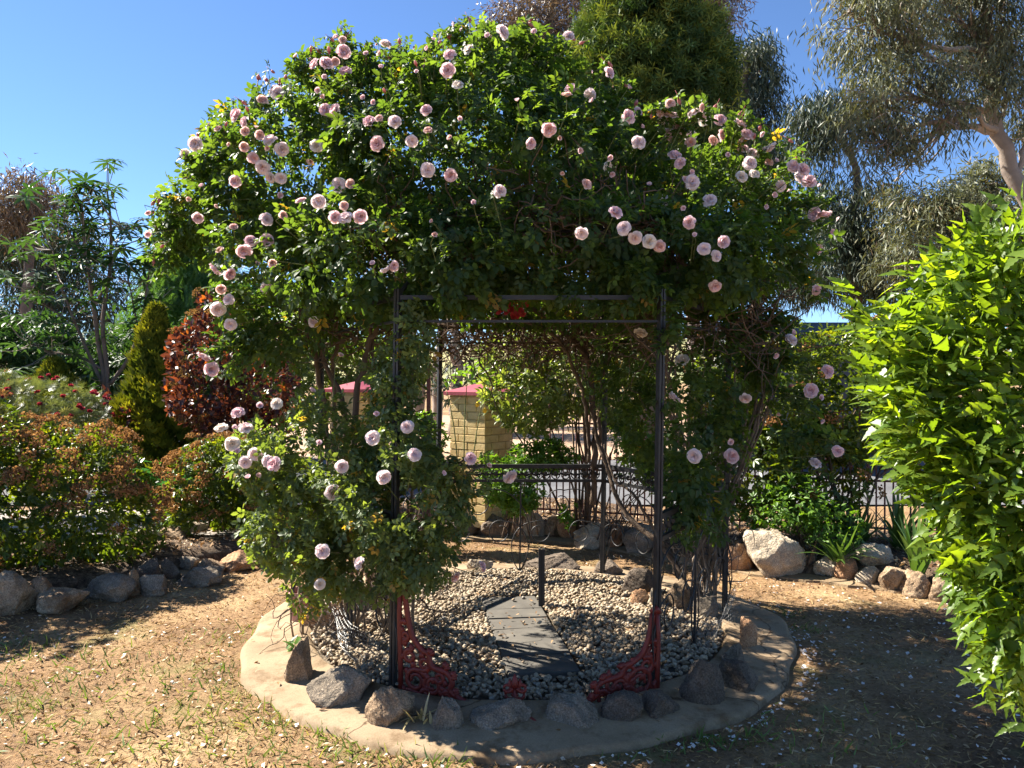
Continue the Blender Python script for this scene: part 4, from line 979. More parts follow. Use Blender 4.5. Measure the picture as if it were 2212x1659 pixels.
put_flowers(bush, T3([(228, 660, 'p'), (130, 745, 'c'), (195, 835, 'c'), (265, 755, 'w'), (260, 935, 'w'), (310, 890, 'w'), (405, 930, 'w'), (440, 950, 'p'), (275, 1020, 'h'), (320, 1010, 'o'), (450, 610, 'c'), (645, 535, 'h'),
                      (815, 960, 'w'), (1025, 795, 'w'), (1203, 735, 'w'), (690, 830, 'h'), (1080, 1030, 'w'), (760, 1100, 'w'), (1580, 925, 'p'), (1675, 960, 'o'), (1795, 1010, 'w'), (718, 1460, 'w'), (930, 1525, 'w'), (700, 1640, 'c'),
                      (1468, 1595, 's'), (1625, 1550, 'p'), (1250, 905, 'w'), (1045, 665, 'h'), (808, 330, 'o'), (205, 750, 'h'), (220, 880, 'h'), (350, 620, 'h'), (1410, 1010, 'h')]), LOW, 4.2)

# the red rose spray hanging under the eave
red = thing('red_rose_spray', 'spray of small crimson roses hanging under the front of the arbor roof', 'rose spray', P(1100, 640, 4.9))
REDM = flower_mesh('flower', M['red_flower'], 77, .95, ((5, .03, 75), (5, .026, 50), (4, .02, 25))); 
for q in REDM.attributes['rnd'].data: q.value = .7
for px, py in ((1085, 652), (1100, 655), (1112, 650), (1120, 668), (1104, 668), (1092, 672), (1116, 682), (1108, 684), (1135, 655), (1082, 640), (1122, 648), (1098, 645), (1128, 676), (1076, 668)):
    h = P(px, py, 4.85 + .1 * rng.random()); dirn = nrm(np.array([0, -.9, .1]) + .4 * rng.normal(size=3)); x = nrm(np.cross(dirn, rvec(1)[0])); R_ = np.stack([x, np.cross(dirn, x), dirn], -1)
    place('flower', REDM, h, R_, .75 + .3 * rng.random(), red)
mb = MB()
for k in range(6): mb.tube([P(1060 + 60 * rng.random(), 600, 4.95), P(1080 + 40 * rng.random(), 630, 4.9), P(1075 + 55 * rng.random(), 668, 4.9)], .003, 4)
mb.build('stem', M['green_stem'], red)
# ---------------------------------------------------------------- shrubs and hedges
def shrub(name, label, cat, blobs, n, Ts, mat, scale, shell=(.6, 1.03), gap=-.4, gf=3., seed=0., stems=12, stem_r=.008, up=.75, out=.7, droop=.1, wild=.6, heads=0, head_top=.0, head_parts=True, group=None, base=None, nparts=0, smin=.75, lumpy=.16, barkm='twig', keep=.5, headmat='head', head_s=.07):
    B = np.array(blobs); c = B[:, :3].mean(0) if base is None else np.array(base)
    root = thing(name, label, cat, (c[0], c[1], .1 if base is None else base[2]), group)
    p, no, f, R = leafy(blobs, n, shell, gap, gf, seed, keep, droop, lumpy, up, out, wild)
    ok = p[:, 2] > .12; p, no, f, R = p[ok], no[ok], f[ok], R[ok]
    sc = scale * (smin + (1.25 - smin) * rng.random(len(p))); rn = np.clip(.5 + .22 * rng.normal(size=len(p)) + .22 * lump(p, 5., seed), 0, 1)
    facing = (no * nrm(np.array([0, 0, CAMZ]) - p)).sum(-1)
    leaf_parts(root, Ts, p, R, sc, rn, mat, facing + f + .3 * rng.random(len(p)), nparts)
    for k in range(stems):
        b = B[int(rng.integers(len(B)))]; e = b[:3] + rvec(1)[0] * b[3:6] * .75; s0 = np.array([c[0] + .12 * rng.normal(), c[1] + .1 * rng.normal(), .1])
        mb = MB(); mb.tube(curve([s0, s0 * .6 + e * .4 + [0, 0, .1], e], 8), np.linspace(stem_r, stem_r * .35, 8), 5); mb.build('stem', M[barkm], root, True)
    if heads:
        hp, hn, hf = blob_points(blobs, heads * 8, (1.04, 1.10), .75, -9, 3, lumpy, seed); good = (hn[:, 2] > head_top) | (rng.random(len(hp)) < .1); good &= hn[:, 1] < .6
        hp, hn = hp[good][:heads], hn[good][:heads]
        T = (np.array([(-.5, -.5, 0), (.5, -.5, .1), (.5, .5, 0), (-.5, .5, .1), (0, 0, .9), (.1, .1, .9)], float), np.array([(0, 1, 2), (0, 2, 3), (0, 2, 4), (1, 3, 5)]))
        for a, b in zip(hp, hn):                                # each flower head a dome of small dry florets
            m = 55; d = rvec(m); d = nrm(d + 1.0 * b); q = a + d * head_s * (.55 + .5 * rng.random(m))[:, None] * np.array([1.15, 1.15, .75]); mb = MB()
            V, F = scatter(T, q, frames(rvec(m), d), .0135 * (.7 + .7 * rng.random(m))); mb.add(V, F, np.repeat(rng.random(m), len(T[0])))
            tag(mb.build('flower_head', M[headmat], root), kind='stuff')
    return root
def tip_whorl(n, L, W, spread, seed, curl=.15):
    rs = np.random.default_rng(seed); parts = []
    for k in range(n):
        V, F = simple_leaf(L * (.8 + .35 * rs.random()), W, .1, curl)
        parts.append((rotz(rotx(V, spread + rs.normal() * .2), 2 * PI * k / n + rs.normal() * .2), F))
    return join(parts)
VIB = [simple_leaf(1, .42, .12, .15), simple_leaf(1, .38, .2, .25), simple_leaf(1, .46, .05, .1)]
VIBT = VIB + [join([(rotz(VIB[0][0], a), VIB[0][1]) for a in (-.7, 0, .75)])] * 2
shrub('viburnum', 'wide rounded shrub with rusty brown flower heads at the left edge', 'shrub', [bb(165, 1085, 6.3, .58, .55, .60), bb(30, 1090, 6.15, .55, .6, .60), bb(235, 1120, 6.3, .36, .5, .45), bb(130, 1010, 6.3, .5, .5, .34), bb(-120, 1040, 5.9, .6, .6, .75), bb(-280, 1020, 5.6, .7, .7, .9), bb(-420, 1000, 5.4, .6, .7, .9)], 11500, VIBT, M['viburnum_leaf'], .062, seed=1., heads=170, head_top=.15, head_s=.085, group='rounded shrubs with rusty flower heads', stems=16, gap=-.5)
shrub('viburnum', 'smaller rounded shrub with coppery flower heads beside the path', 'shrub', [bb(455, 1060, 7.45, .42, .42, .44), bb(500, 1020, 7.5, .36, .4, .34), bb(430, 1110, 7.4, .30, .36, .28), bb(560, 1060, 7.5, .3, .36, .4)], 5200, VIBT, M['viburnum_leaf'], .052, seed=2., heads=80, head_top=-.1, head_s=.075, group='rounded shrubs with rusty flower heads', stems=12, gap=-.5)
shrub('viburnum_hedge', 'tall green hedge with brown flower heads behind the arbor on the right', 'hedge', [bb(1680, 850, 7.2, .5, .5, .62), bb(1830, 850, 7.2, .5, .5, .64), bb(1960, 830, 7.2, .42, .45, .66), bb(1640, 1010, 7.0, .35, .45, .5), bb(1760, 1030, 6.95, .45, .4, .5), bb(1560, 850, 7.3, .3, .4, .55), bb(2060, 820, 7.2, .4, .4, .6)], 11500, VIBT, M['viburnum_leaf'], .066, seed=3., heads=40, head_top=-.3, head_s=.085, stems=20, stem_r=.016, gap=-.45)
shrub('low_shrub', 'light green small-leaved shrub at the foot of the tall hedge', 'shrub', [bb(1720, 1090, 6.5, .30, .25, .22), bb(1800, 1140, 6.35, .24, .2, .18), bb(1660, 1100, 6.6, .2, .2, .2)], 1300, VIBT, M['green_leaf'], .046, seed=4., stems=10, gap=-.2, shell=(.4, 1.1))
WHL = [tip_whorl(6, 1., .26, .5, k) for k in range(3)]
shrub('feijoa_shrub', 'silvery olive-leaved shrub behind the arbor above the brick pier', 'shrub', [bb(1130, 850, 7.5, .42, .4, .40), bb(1220, 820, 7.5, .40, .4, .45), bb(1110, 770, 7.7, .35, .4, .3), bb(1320, 760, 7.6, .4, .4, .4), bb(1330, 860, 7.5, .3, .35, .3), bb(1230, 730, 7.7, .4, .4, .35)], 3600, [simple_leaf(1, .42, .1, .2), tip_whorl(4, 1., .4, .5, 9)], M['olive_leaf'], .072, seed=5., stems=14, stem_r=.014, gap=-.5, base=(.75, 7.6, .1))
SML = [tip_whorl(5, 1., .45, .35, k) for k in range(3)]
shrub('leafy_shrub', 'bright green leafy shrub right of the brick pier', 'shrub', [bb(1085, 1030, 7.35, .24, .22, .32), bb(1120, 1070, 7.3, .22, .2, .2), bb(1180, 985, 7.5, .3, .2, .16)], 1300, SML, M['green_leaf'], .045, seed=6., stems=12, shell=(.3, 1.1), gap=-.3)
shrub('leafy_shrub', 'bright green leafy shrub left of the brick pier', 'shrub', [bb(920, 950, 7.4, .2, .2, .26), bb(880, 1000, 7.3, .2, .2, .24), bb(935, 1020, 7.4, .15, .15, .2)], 900, SML, M['green_leaf'], .045, seed=7., stems=10, shell=(.3, 1.1), gap=-.3)
shrub('leafy_shrub', 'sparse green shrub against the fence right of the back post', 'shrub', [bb(1240, 1110, 7.4, .14, .14, .18), bb(1400, 1010, 7.1, .3, .2, .3), bb(1350, 900, 7.3, .2, .2, .3)], 700, SML, M['green_leaf'], .045, seed=8., stems=10, shell=(.3, 1.1), gap=-.1)
shrub('boundary_shrub', 'dense green shrub glimpsed through the arbor behind the left pier', 'shrub', [bb(840, 800, 11, .5, .5, .5), bb(760, 790, 11, .7, .5, .6), bb(640, 800, 11, .8, .6, .9)], 2600, SML, M['olive_leaf'], .075, seed=9., stems=6, gap=-.4)
# grevillea with red flowers
GRV = [join([(rotz(rotx(narrow_leaf(1, .1, .1)[0], .3), a), narrow_leaf(1, .1, .1)[1]) for a in np.linspace(-1.2, 1.2, 7)])]
shrub('grevillea', 'fine-leaved grey green shrub dotted with red flowers at the far left', 'shrub', [bb(60, 890, 8.2, .7, .5, .36), bb(-40, 870, 8.2, .5, .5, .4), bb(150, 910, 8.1, .35, .4, .24)], 3600, GRV, M['grevillea_leaf'], .075, seed=10., heads=90, head_top=-.2, headmat='red_flower', head_s=.017, stems=12, gap=-.6, up=.3, wild=.9)
# smoke bush
SMK = [simple_leaf(1, .62, .06, .1), simple_leaf(1, .55, .15, .2)]
sm = shrub('smoke_bush', 'wine red and orange leaved smoke bush behind the left of the arbor', 'shrub', [bb(480, 760, 8.6, .52, .5, .45), bb(455, 850, 8.5, .45, .5, .4), bb(540, 840, 8.7, .5, .5, .6), bb(470, 690, 8.7, .22, .3, .3), bb(410, 870, 8.4, .2, .3, .2), bb(410, 760, 8.5, .22, .3, .22), bb(520, 930, 8.6, .5, .5, .4)], 4200, SMK, M['smoke_leaf'], .075, seed=11., stems=16, stem_r=.012, gap=-.45, nparts=300, heads=26, head_top=-.9, headmat='smoke_fluff', head_s=.09, up=.5, droop=-.3)
shrub('smoke_seedling', 'small orange leaved shoot in front of the golden conifer', 'shrub', [bb(222, 880, 8.9, .09, .1, .18), bb(275, 905, 8.9, .16, .1, .1)], 130, SMK, M['smoke_leaf'], .08, seed=12., stems=4, shell=(.2, 1.1), gap=-9)
# acanthus
ACO = outline_leaf([(.10, .10), (.26, .2), (.12, .28), (.32, .38), (.15, .46), (.30, .56), (.13, .64), (.22, .74), (.09, .82), (.12, .9)], 1., .1, .55, .02)
ac = thing('acanthus', 'glossy deep green lobed leaves of a low plant between the two rusty shrubs', 'plant', P(385, 1090, 8.3) * [1, 1, 0] + [0, 0, .12])
m = 60; cen = P(385, 1060, 8.3); q = cen + rng.normal(size=(m, 3)) * np.array([.28, .18, .06]) + [0, 0, .05]
me = mesh_np('leaf', *ACO, M['acanthus_leaf'], False, np.full(len(ACO[0]), .5), np.zeros(len(ACO[0])))
for k in range(m):
    a = rng.random() * 2 * PI; t = np.array([math.cos(a), math.sin(a), .9 * rng.random() + .1]); place('leaf', me, q[k], frames(t[None], nrm(np.array([0, 0, 1.]) - .2 * t)[None])[0], .28 + .15 * rng.random(), ac)

# ---------------------------------------------------------------- conifers and trees
def conifer(name, label, base, H, Rb, n, mat, sc, seed, group=None, belly=.25):
    root = thing(name, label, 'conifer', base, group); base = np.array(base)
    h = rng.random(n) ** .8; prof = np.where(h < belly, .75 + .25 * h / belly, (1 - ((h - belly) / (1 - belly)) ** 1.25)) + .03
    a = rng.random(n) * 2 * PI; d = np.stack([np.cos(a), np.sin(a), 0 * a], -1)
    lm = 1 + .34 * np.sin(5 * a + 11 * h + seed) * np.sin(23 * h + 4 * a) + .12 * rng.normal(size=n)
    p = base + d * (Rb * prof * lm * (.75 + .25 * rng.random(n)))[:, None] + np.stack([0 * h, 0 * h, h * H], -1)
    T = join([(rotz(rotx(narrow_leaf(1, .3, .0)[0], rot), k), narrow_leaf(1, .3, .0)[1]) for k, rot in ((0, .0), (2.1, .5), (4.2, .5))])
    T2_ = join([(rotz(narrow_leaf(1, .28, 0)[0], k), narrow_leaf(1, .28, 0)[1]) for k in (-.5, 0, .5)])
    R = frames(nrm(.55 * d + np.array([0, 0, .9]) + .35 * rvec(n)), nrm(d + .6 * rvec(n)))
    rn = np.clip(.15 + .55 * (lm - .7) * 1.4 + .12 * rng.normal(size=n), 0, 1)
    mb = MB(); scatter_into(mb, [T2_], p, R, sc * (.7 + .6 * rng.random(n)), rn); tag(mb.build('crown', mat, root), kind='stuff')
    mb = MB(); mb.tube([base - [0, 0, .05], base + [0, 0, H * .5], base + [0, 0, H * .93]], [Rb * .1, Rb * .06, .01], 7); mb.build('trunk', M['dark_bark'], root, True)
    return root
conifer('golden_conifer', 'golden yellow conical conifer beside the smoke bush', P(338, 990, 9.4) * [1, 1, 0] + [0, 0, .1], 2.35, .52, 9000, M['gold_leaf'], .10, 1.)
conifer('golden_conifer', 'low yellow green conifer behind the red-flowered shrub', P(118, 900, 10.5) * [1, 1, 0] + [0, 0, .1], 1.75, .55, 4200, M['gold_leaf'], .085, 2., belly=.5)

def tree(name, label, trunk, r0, blobs, nclump, per, leafL, leafW, mat, bark='gum_bark', sig=.3, droop=1., subs=7, lim=.35, group='gum trees beyond the garden', shell=(.35, 1.0), Ts=None, gap=-.6, up=.2, limb_from=None, cat='tree'):
    trunk = np.array(trunk, float); root = thing(name, label, cat, trunk[0], group)
    c = curve(trunk, 24); c[1:] += rng.normal(size=(23, 3)) * r0 * .12
    mb = MB(); mb.tube(c, r0 * np.linspace(1.0, .35, 24) ** .9, 10); mb.build('trunk', M[bark], root, True)
    for b in blobs:
        b = np.array(b); j = int(np.argmin(np.linalg.norm(c - (b[:3] - [0, 0, b[5] * 1.2]), axis=1))) if limb_from is None else limb_from
        j = min(max(j, 6), 22); s0 = c[j]; e = b[:3]; rr = r0 * lim
        mid = s0 * .5 + e * .5 + rng.normal(size=3) * .12 * np.linalg.norm(e - s0) + [0, 0, .06 * np.linalg.norm(e - s0)]
        mb = MB(); cc = curve([s0, mid, e], 12); cc[1:-1] += rng.normal(size=(10, 3)) * rr * .5; mb.tube(cc, np.linspace(rr, rr * .4, 12), 7)
        for _ in range(subs):
            q = e + rvec(1)[0] * b[3:6] * .85; st = cc[int(rng.integers(5, 12))]
            mb.tube(curve([st, st * .5 + q * .5 + rng.normal(size=3) * .12 * np.linalg.norm(q - st), q], 7), np.linspace(rr * .38, rr * .06, 7), 5, cap=False)
        mb.build('limb', M[bark], root, True)
    cp_, no_, f_ = blob_points(blobs, nclump, shell, .3, gap, .9 / max(sig, .1) * .3, .25, rng.random() * 9)
    n = nclump * per; p = np.repeat(cp_, per, 0) + rng.normal(size=(n, 3)) * sig * np.array([1, 1, .85]); nn = np.repeat(no_, per, 0)
    tip = nrm(np.array([0, 0, -droop]) + .75 * rvec(n) + .25 * nn); R = frames(tip, nrm(rvec(n) + up * np.array([0, 0, 1.])))
    rn = np.clip(np.repeat(.5 + .2 * rng.normal(size=nclump), per) + .15 * rng.normal(size=n), 0, 1)
    mb = MB(); scatter_into(mb, Ts or [narrow_leaf(1, leafW, .12), narrow_leaf(1, leafW * .8, .3)], p, R, leafL * (.7 + .6 * rng.random(n)), rn)
    tag(mb.build('crown', mat, root), kind='stuff')
    return root
G = lambda px, d: P(px, 820, d) * [1, 1, 0]
# right hand side
tree('gum_tree', 'big gum tree with long drooping olive leaves filling the top right corner', [G(2330, 14.5), P(2290, 560, 14.5), P(2215, 430, 14.5), P(2165, 330, 14.5), P(2140, 230, 14.4), P(2130, 60, 14.4), P(2110, -120, 14.4)], .20,
     [bb(1890, 60, 14, 1.05, 1.3, .75), bb(2050, 20, 14.5, 1.0, 1.3, .8), bb(2170, 60, 14.5, .9, 1.3, .9), bb(1980, 190, 14, .9, 1.1, .55), bb(1880, 220, 13.8, .55, .8, .75), bb(1870, 330, 13.8, .35, .6, .6), bb(2040, 260, 13.6, .55, .6, .5), bb(1930, 330, 13.8, .35, .5, .6), bb(2150, 170, 14.2, .6, .8, .6), bb(2000, -90, 14.5, 1.5, 1.5, .8), bb(2230, 250, 14.5, .5, .7, .8), bb(1830, 30, 14, .5, .7, .6)],
     780, 38, .17, .17, M['gum_leaf'], sig=.15, subs=12, lim=.30, droop=1.0, gap=-.12, shell=(.2, 1.05))
tree('gum_tree', 'dark drooping gum tree between the rose canopy and the big gum', [G(1850, 20), P(1850, 600, 20), P(1845, 480, 20), P(1850, 380, 20), P(1800, 270, 20)], .16,
     [bb(1770, 270, 20, .85, 1.1, .8), bb(1860, 480, 20, 1.1, 1.2, 1.2), bb(1800, 560, 20, .9, 1.1, 1.0), bb(1900, 600, 20, .9, 1.1, 1.0), bb(1770, 430, 20.5, .5, .8, .7), bb(1720, 600, 21, .9, .9, .8)], 620, 38, .22, .16, M['gum_dark'], bark='dark_bark', gap=-.2, shell=(.2, 1.05), sig=.2, droop=1.3)
tree('gum_tree', 'slender gum tree rising just right of the dark green pine', [G(1640, 24), P(1630, 500, 24), P(1620, 350, 24), P(1610, 200, 24), P(1610, 120, 24)], .18,
     [bb(1610, 170, 24, 1.1, 1.2, 1.0), bb(1640, 250, 24, .9, 1., .8), bb(1580, 280, 24, 1., 1., .9), bb(1640, 120, 24, .5, .6, .4), bb(1650, 350, 24, 1., 1., .9)], 420, 36, .24, .17, M['gum_dark'], bark='dark_bark', gap=-.2, shell=(.2, 1.05), sig=.24, droop=1.2)
tree('gum_tree', 'olive brown gum tree low behind the foreground shrub at right', [G(2020, 18), P(2025, 660, 18), P(2000, 570, 18), P(1985, 500, 18)], .16,
     [bb(2000, 460, 18, 1.0, 1., .8), bb(2120, 480, 18, 1.2, 1., .9), bb(2210, 540, 18, 1., 1., .9), bb(1960, 560, 18, .8, .9, .6), bb(2080, 590, 18, .9, .9, .5), bb(2150, 400, 18.5, 1.1, 1., .5)], 680, 38, .19, .17, M['gum_leaf'], gap=-.2, shell=(.2, 1.05), sig=.19, droop=.8)
tree('gum_tree', 'tall brownish gum tree behind the top of the rose canopy', [G(1180, 26), P(1190, 500, 26), P(1170, 300, 26), P(1180, 100, 26), P(1200, -40, 26)], .28,
     [bb(1190, 40, 26, 1.6, 1.4, 1.0), bb(1110, 60, 26, 1.1, 1.2, .8), bb(1240, 120, 26, 1.2, 1.2, 1.0), bb(1140, 150, 26, 1.1, 1.1, .8), bb(1220, -40, 26, 1.8, 1.5, 1.), bb(1090, 110, 26, .7, .8, .6)], 520, 30, .24, .16, M['gum_brown'], bark='gum_bark', sig=.3, droop=.6)
tree('gum_tree', 'brownish gum tree showing to the right behind the pine', [G(1500, 27), P(1500, 400, 27), P(1510, 150, 27), P(1500, -60, 27)], .26,
     [bb(1530, 40, 27, 1.0, 1.2, 1.3), bb(1540, 150, 27, .9, 1., .9), bb(1480, -40, 27, 1.6, 1.4, .9), bb(1400, -30, 27, 1.4, 1.2, .9), bb(1560, -20, 27, .5, .6, .7)], 400, 30, .25, .15, M['gum_brown'], bark='gum_bark', sig=.32, droop=.6)
# the dense pine
NEED = [join([(rotz(rotx(narrow_leaf(1, .2, .0)[0], .5 * math.sin(k * 2.)), k * 1.05 - 2.6), narrow_leaf(1, .2, 0)[1]) for k in range(6)])]
def pine():
    root = thing('pine_tree', 'dense rounded dark green pine behind the rose canopy', 'tree', G(1400, 15))
    blobs = [bb(1400, 190, 15, 1.35, 1.3, 1.1), bb(1400, 70, 15, 1.15, 1.15, .9), bb(1390, -10, 15, .8, .9, .7), bb(1310, 130, 14.9, .6, .8, .8), bb(1500, 150, 14.9, .6, .8, .9), bb(1420, 330, 15, 1.3, 1.3, 1.0), bb(1300, 290, 15, .7, .8, .8)]
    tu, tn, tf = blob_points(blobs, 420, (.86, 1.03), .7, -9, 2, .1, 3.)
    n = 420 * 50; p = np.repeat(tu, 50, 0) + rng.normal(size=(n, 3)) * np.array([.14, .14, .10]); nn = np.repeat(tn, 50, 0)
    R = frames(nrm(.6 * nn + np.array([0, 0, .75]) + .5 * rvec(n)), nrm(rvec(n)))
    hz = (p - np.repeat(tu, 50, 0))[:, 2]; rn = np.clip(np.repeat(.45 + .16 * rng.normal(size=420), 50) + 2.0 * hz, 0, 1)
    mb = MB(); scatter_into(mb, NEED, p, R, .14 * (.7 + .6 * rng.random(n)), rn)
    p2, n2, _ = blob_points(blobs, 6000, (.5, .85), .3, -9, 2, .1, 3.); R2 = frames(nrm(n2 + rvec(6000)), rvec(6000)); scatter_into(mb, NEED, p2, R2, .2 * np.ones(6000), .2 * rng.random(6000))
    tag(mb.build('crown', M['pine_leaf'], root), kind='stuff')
    mb = MB(); mb.tube([G(1400, 15), P(1400, 500, 15), P(1400, 200, 15), P(1395, 0, 15)], [.28, .24, .16, .04], 9); mb.build('trunk', M['dark_bark'], root, True)
    for b in blobs:
        mb = MB(); mb.tube([P(1400, b[2] * 0 + 420, 15), np.array(b[:3])], [.08, .03], 6); mb.build('limb', M['dark_bark'], root, True)
pine()
# left hand side
tree('gum_tree', 'gum tree with rusty brown top at the far left behind everything', [G(60, 19), P(60, 700, 19), P(65, 560, 19), P(62, 420, 19)], .18,
     [bb(62, 425, 19, .6, .8, .5), bb(30, 470, 19, .6, .9, .4)], 170, 32, .20, .15, M['gum_brown'], bark='dark_bark', sig=.24, droop=.8)
tree('gum_tree', 'dark blue green gum tree behind the slender whorled tree at left', [G(110, 21), P(100, 700, 21), P(110, 600, 21), P(120, 500, 21)], .18,
     [bb(110, 560, 21, 1.3, 1.2, 1.1), bb(20, 640, 21, 1.4, 1.2, 1.3), bb(170, 640, 21, 1.2, 1.1, 1.3), bb(260, 700, 21, 1.1, 1.1, 1.3), bb(60, 760, 21, 1.6, 1.2, 1.2), bb(220, 800, 21, 1.6, 1.2, 1.0), bb(-40, 780, 21, 1.4, 1.2, 1.3), bb(170, 520, 21, .7, .8, .7), bb(40, 540, 20, 1.1, 1.1, .9), bb(-40, 520, 20, 1., 1., .8)], 900, 34, .22, .15, M['gum_dark'], bark='dark_bark', sig=.28, droop=1.2)
FEA = [join([(rotz(narrow_leaf(.45, .16, .1)[0], s * 1.0) + np.array([0, .12 * k, 0]), narrow_leaf(1, .1, .1)[1]) for k in range(8) for s in (-1, 1)])]
tree('pepper_tree', 'feathery light green tree behind the left side of the rose', [G(420, 15.5), P(425, 700, 15.5), P(440, 620, 15.5), P(440, 560, 15.5)], .15,
     [bb(420, 600, 15.5, .8, .8, .75), bb(450, 680, 15.5, .9, .8, .6), bb(365, 640, 15.5, .45, .6, .5), bb(400, 520, 15.5, .4, .5, .35), bb(480, 760, 15.5, .9, .8, .7), bb(330, 740, 15.5, .6, .6, .6)], 480, 22, .2, .1, M['feather_leaf'], bark='dark_bark', sig=.2, droop=.9, Ts=FEA, group=None)
# slender tree with whorls of drooping leaves
def whorl_tree():
    base = P(228, 900, 11) * [1, 1, 0] + [0, 0, .1]
    root = thing('whorled_tree', 'slender multi-stemmed tree with umbrella whorls of leaves at left', 'tree', base)
    WT = [join([(rotz(rotx(outline_leaf([(.07, .2), (.13, .5), (.09, .8)], 1, .2, .5)[0], .25 + .2 * math.sin(k * 3.)), 2 * PI * k / 9), outline_leaf([(.07, .2), (.13, .5), (.09, .8)], 1, .2, .5)[1]) for k in range(9)])]
    P11 = lambda x, y, dd=0: P(x, y, 11 + dd)
    st = [([base, P11(225, 820), P11(215, 760), P11(200, 640), P11(185, 540), P11(178, 440)], .045), ([base, P11(232, 820), P11(222, 700), P11(238, 580, .2), P11(240, 480, .2), P11(232, 410, .2)], .04),
          ([P11(222, 830), P11(190, 760), P11(160, 690), P11(130, 610), P11(115, 540)], .028), ([P11(238, 830), P11(280, 770), P11(305, 700), P11(318, 620), P11(325, 570)], .03),
          ([P11(205, 660), P11(235, 600), P11(250, 540), P11(262, 490)], .016), ([P11(165, 700), P11(100, 660), P11(60, 620)], .016), ([P11(225, 800), P11(170, 770), P11(110, 760), P11(60, 740)], .022), ([P11(300, 720), P11(285, 640), P11(275, 590)], .015), ([P11(190, 560), P11(150, 500), P11(125, 450)], .015)]
    tips = []
    for q, r in st:
        c = curve(q, 18); mb = MB(); mb.tube(c, np.linspace(r, r * .3, 18), 7); mb.build('trunk' if r > .035 else 'limb', M['dark_bark'], root, True)
        for k in range(15):
            i = int(rng.integers(9, 18)); e = c[i] + rng.normal(size=3) * np.array([.34, .34, .12]) + [0, 0, .3 * rng.random()]; tips.append((c[i], e))
    for x, y in ((165, 395), (185, 408), (140, 430), (245, 405), (210, 420), (228, 440), (262, 490), (118, 470), (95, 500), (60, 520), (40, 560), (85, 590), (140, 560), (300, 570), (330, 580), (310, 640), (340, 660), (250, 620), (300, 700), (100, 700), (40, 690), (150, 760), (90, 800), (40, 800), (180, 800), (130, 840), (270, 720), (330, 730)):
        for k in range(2):
            e = P11(x + 14 * rng.normal(), y + 8 * rng.normal(), .5 * rng.normal()); c = min((q for q, r in st), key=lambda q: min(np.linalg.norm(v - e) for v in q)); s = min(c, key=lambda v: np.linalg.norm(v - e)); tips.append((s, e))
    mb = MB(); tw = MB()
    for s, e in tips: tw.tube([s, (s + e) / 2 + [0, 0, -.04], e], .006, 4, cap=False)
    tag(tw.build('twigs', M['gum_bark'], root), kind='stuff')
    E = np.array([e for _, e in tips]); n = len(E); Rr = frames(nrm(np.array([1, 0, 0.]) * np.cos(rng.random((n, 1)) * 6) + np.array([0, 1., 0]) * np.sin(rng.random((n, 1)) * 6)), nrm(np.array([0, 0, 1.]) + .35 * rng.normal(size=(n, 3))))
    leaf_parts(root, WT, E, Rr, .19 * (.8 + .5 * rng.random(n)), rng.random(n), M['whorl_leaf'], -E[:, 1], 300, name='leaf_whorl')
    return root
whorl_tree()
WT5 = [tip_whorl(7, 1., .25, .35, k, .4) for k in range(3)]
shrub('evergreen_shrub', 'dense dark evergreen shrub below the whorled tree at far left', 'shrub', [bb(30, 800, 13, 1.0, .8, .8), bb(160, 830, 13, .9, .8, .6), bb(280, 800, 13, .7, .8, .7), bb(-60, 740, 13, .7, .8, .7), bb(90, 760, 13.3, .7, .7, .6)], 3200, WT5, M['whorl_leaf'], .13, seed=13., stems=14, stem_r=.02, gap=-.5)
shrub('evergreen_shrub', 'dark evergreen shrub behind the smoke bush and golden conifer', 'shrub', [bb(330, 850, 12.5, .8, .7, .8), bb(450, 800, 12.5, .8, .7, .9), bb(560, 760, 12.5, .9, .8, 1.2)], 2200, WT5, M['whorl_leaf'], .13, seed=14., stems=10, stem_r=.02, gap=-.5)
# pale trunks seen through the arbor
for px, d, lab, lean_ in ((905, 24, 'pale slim gum trunk seen through the arbor left of the brick pier cap', -30), (945, 27, 'leaning pale gum trunk seen through the arbor near the thin fence post', 22), (985, 22, 'straight grey gum trunk seen through the arbor above the brick pier', 0)):
    tree('gum_tree', lab, [G(px, d), P(px, 780, d), P(px + lean_, 690, d), P(px + lean_ * 1.5, 560, d)], .2, [bb(px + lean_ * 2, 580, d, 1.6, 1.4, 1.1), bb(px + lean_ - 40, 660, d, 1.1, 1.2, .5)], 130, 24, .25, .15, M['gum_leaf'], sig=.35, droop=.8)
shrub('boundary_shrub', 'grey green bushes far behind the brick pier', 'shrub', [bb(1010, 800, 22, 1.2, 1., 1.), bb(1080, 790, 22, 1.4, 1., 1.3), bb(900, 820, 24, 1.0, 1., .5), bb(1180, 780, 22, 1.6, 1., 1.5), bb(1300, 780, 22, 1.8, 1, 1.5)], 2600, [narrow_leaf(1, .25, .2)], M['gum_dark'], .3, seed=15., stems=8, stem_r=.05, gap=-.5)

# photinia behind the foreground shrub
shrub('photinia', 'orange tipped shrub behind the bright green foreground shrub', 'shrub', [bb(2100, 700, 8.5, .5, .4, .45), bb(2180, 690, 8.5, .5, .4, .5), bb(2010, 680, 8.5, .3, .3, .3)], 1500, SMK, M['head'], .06, seed=16., stems=10, gap=-.2)

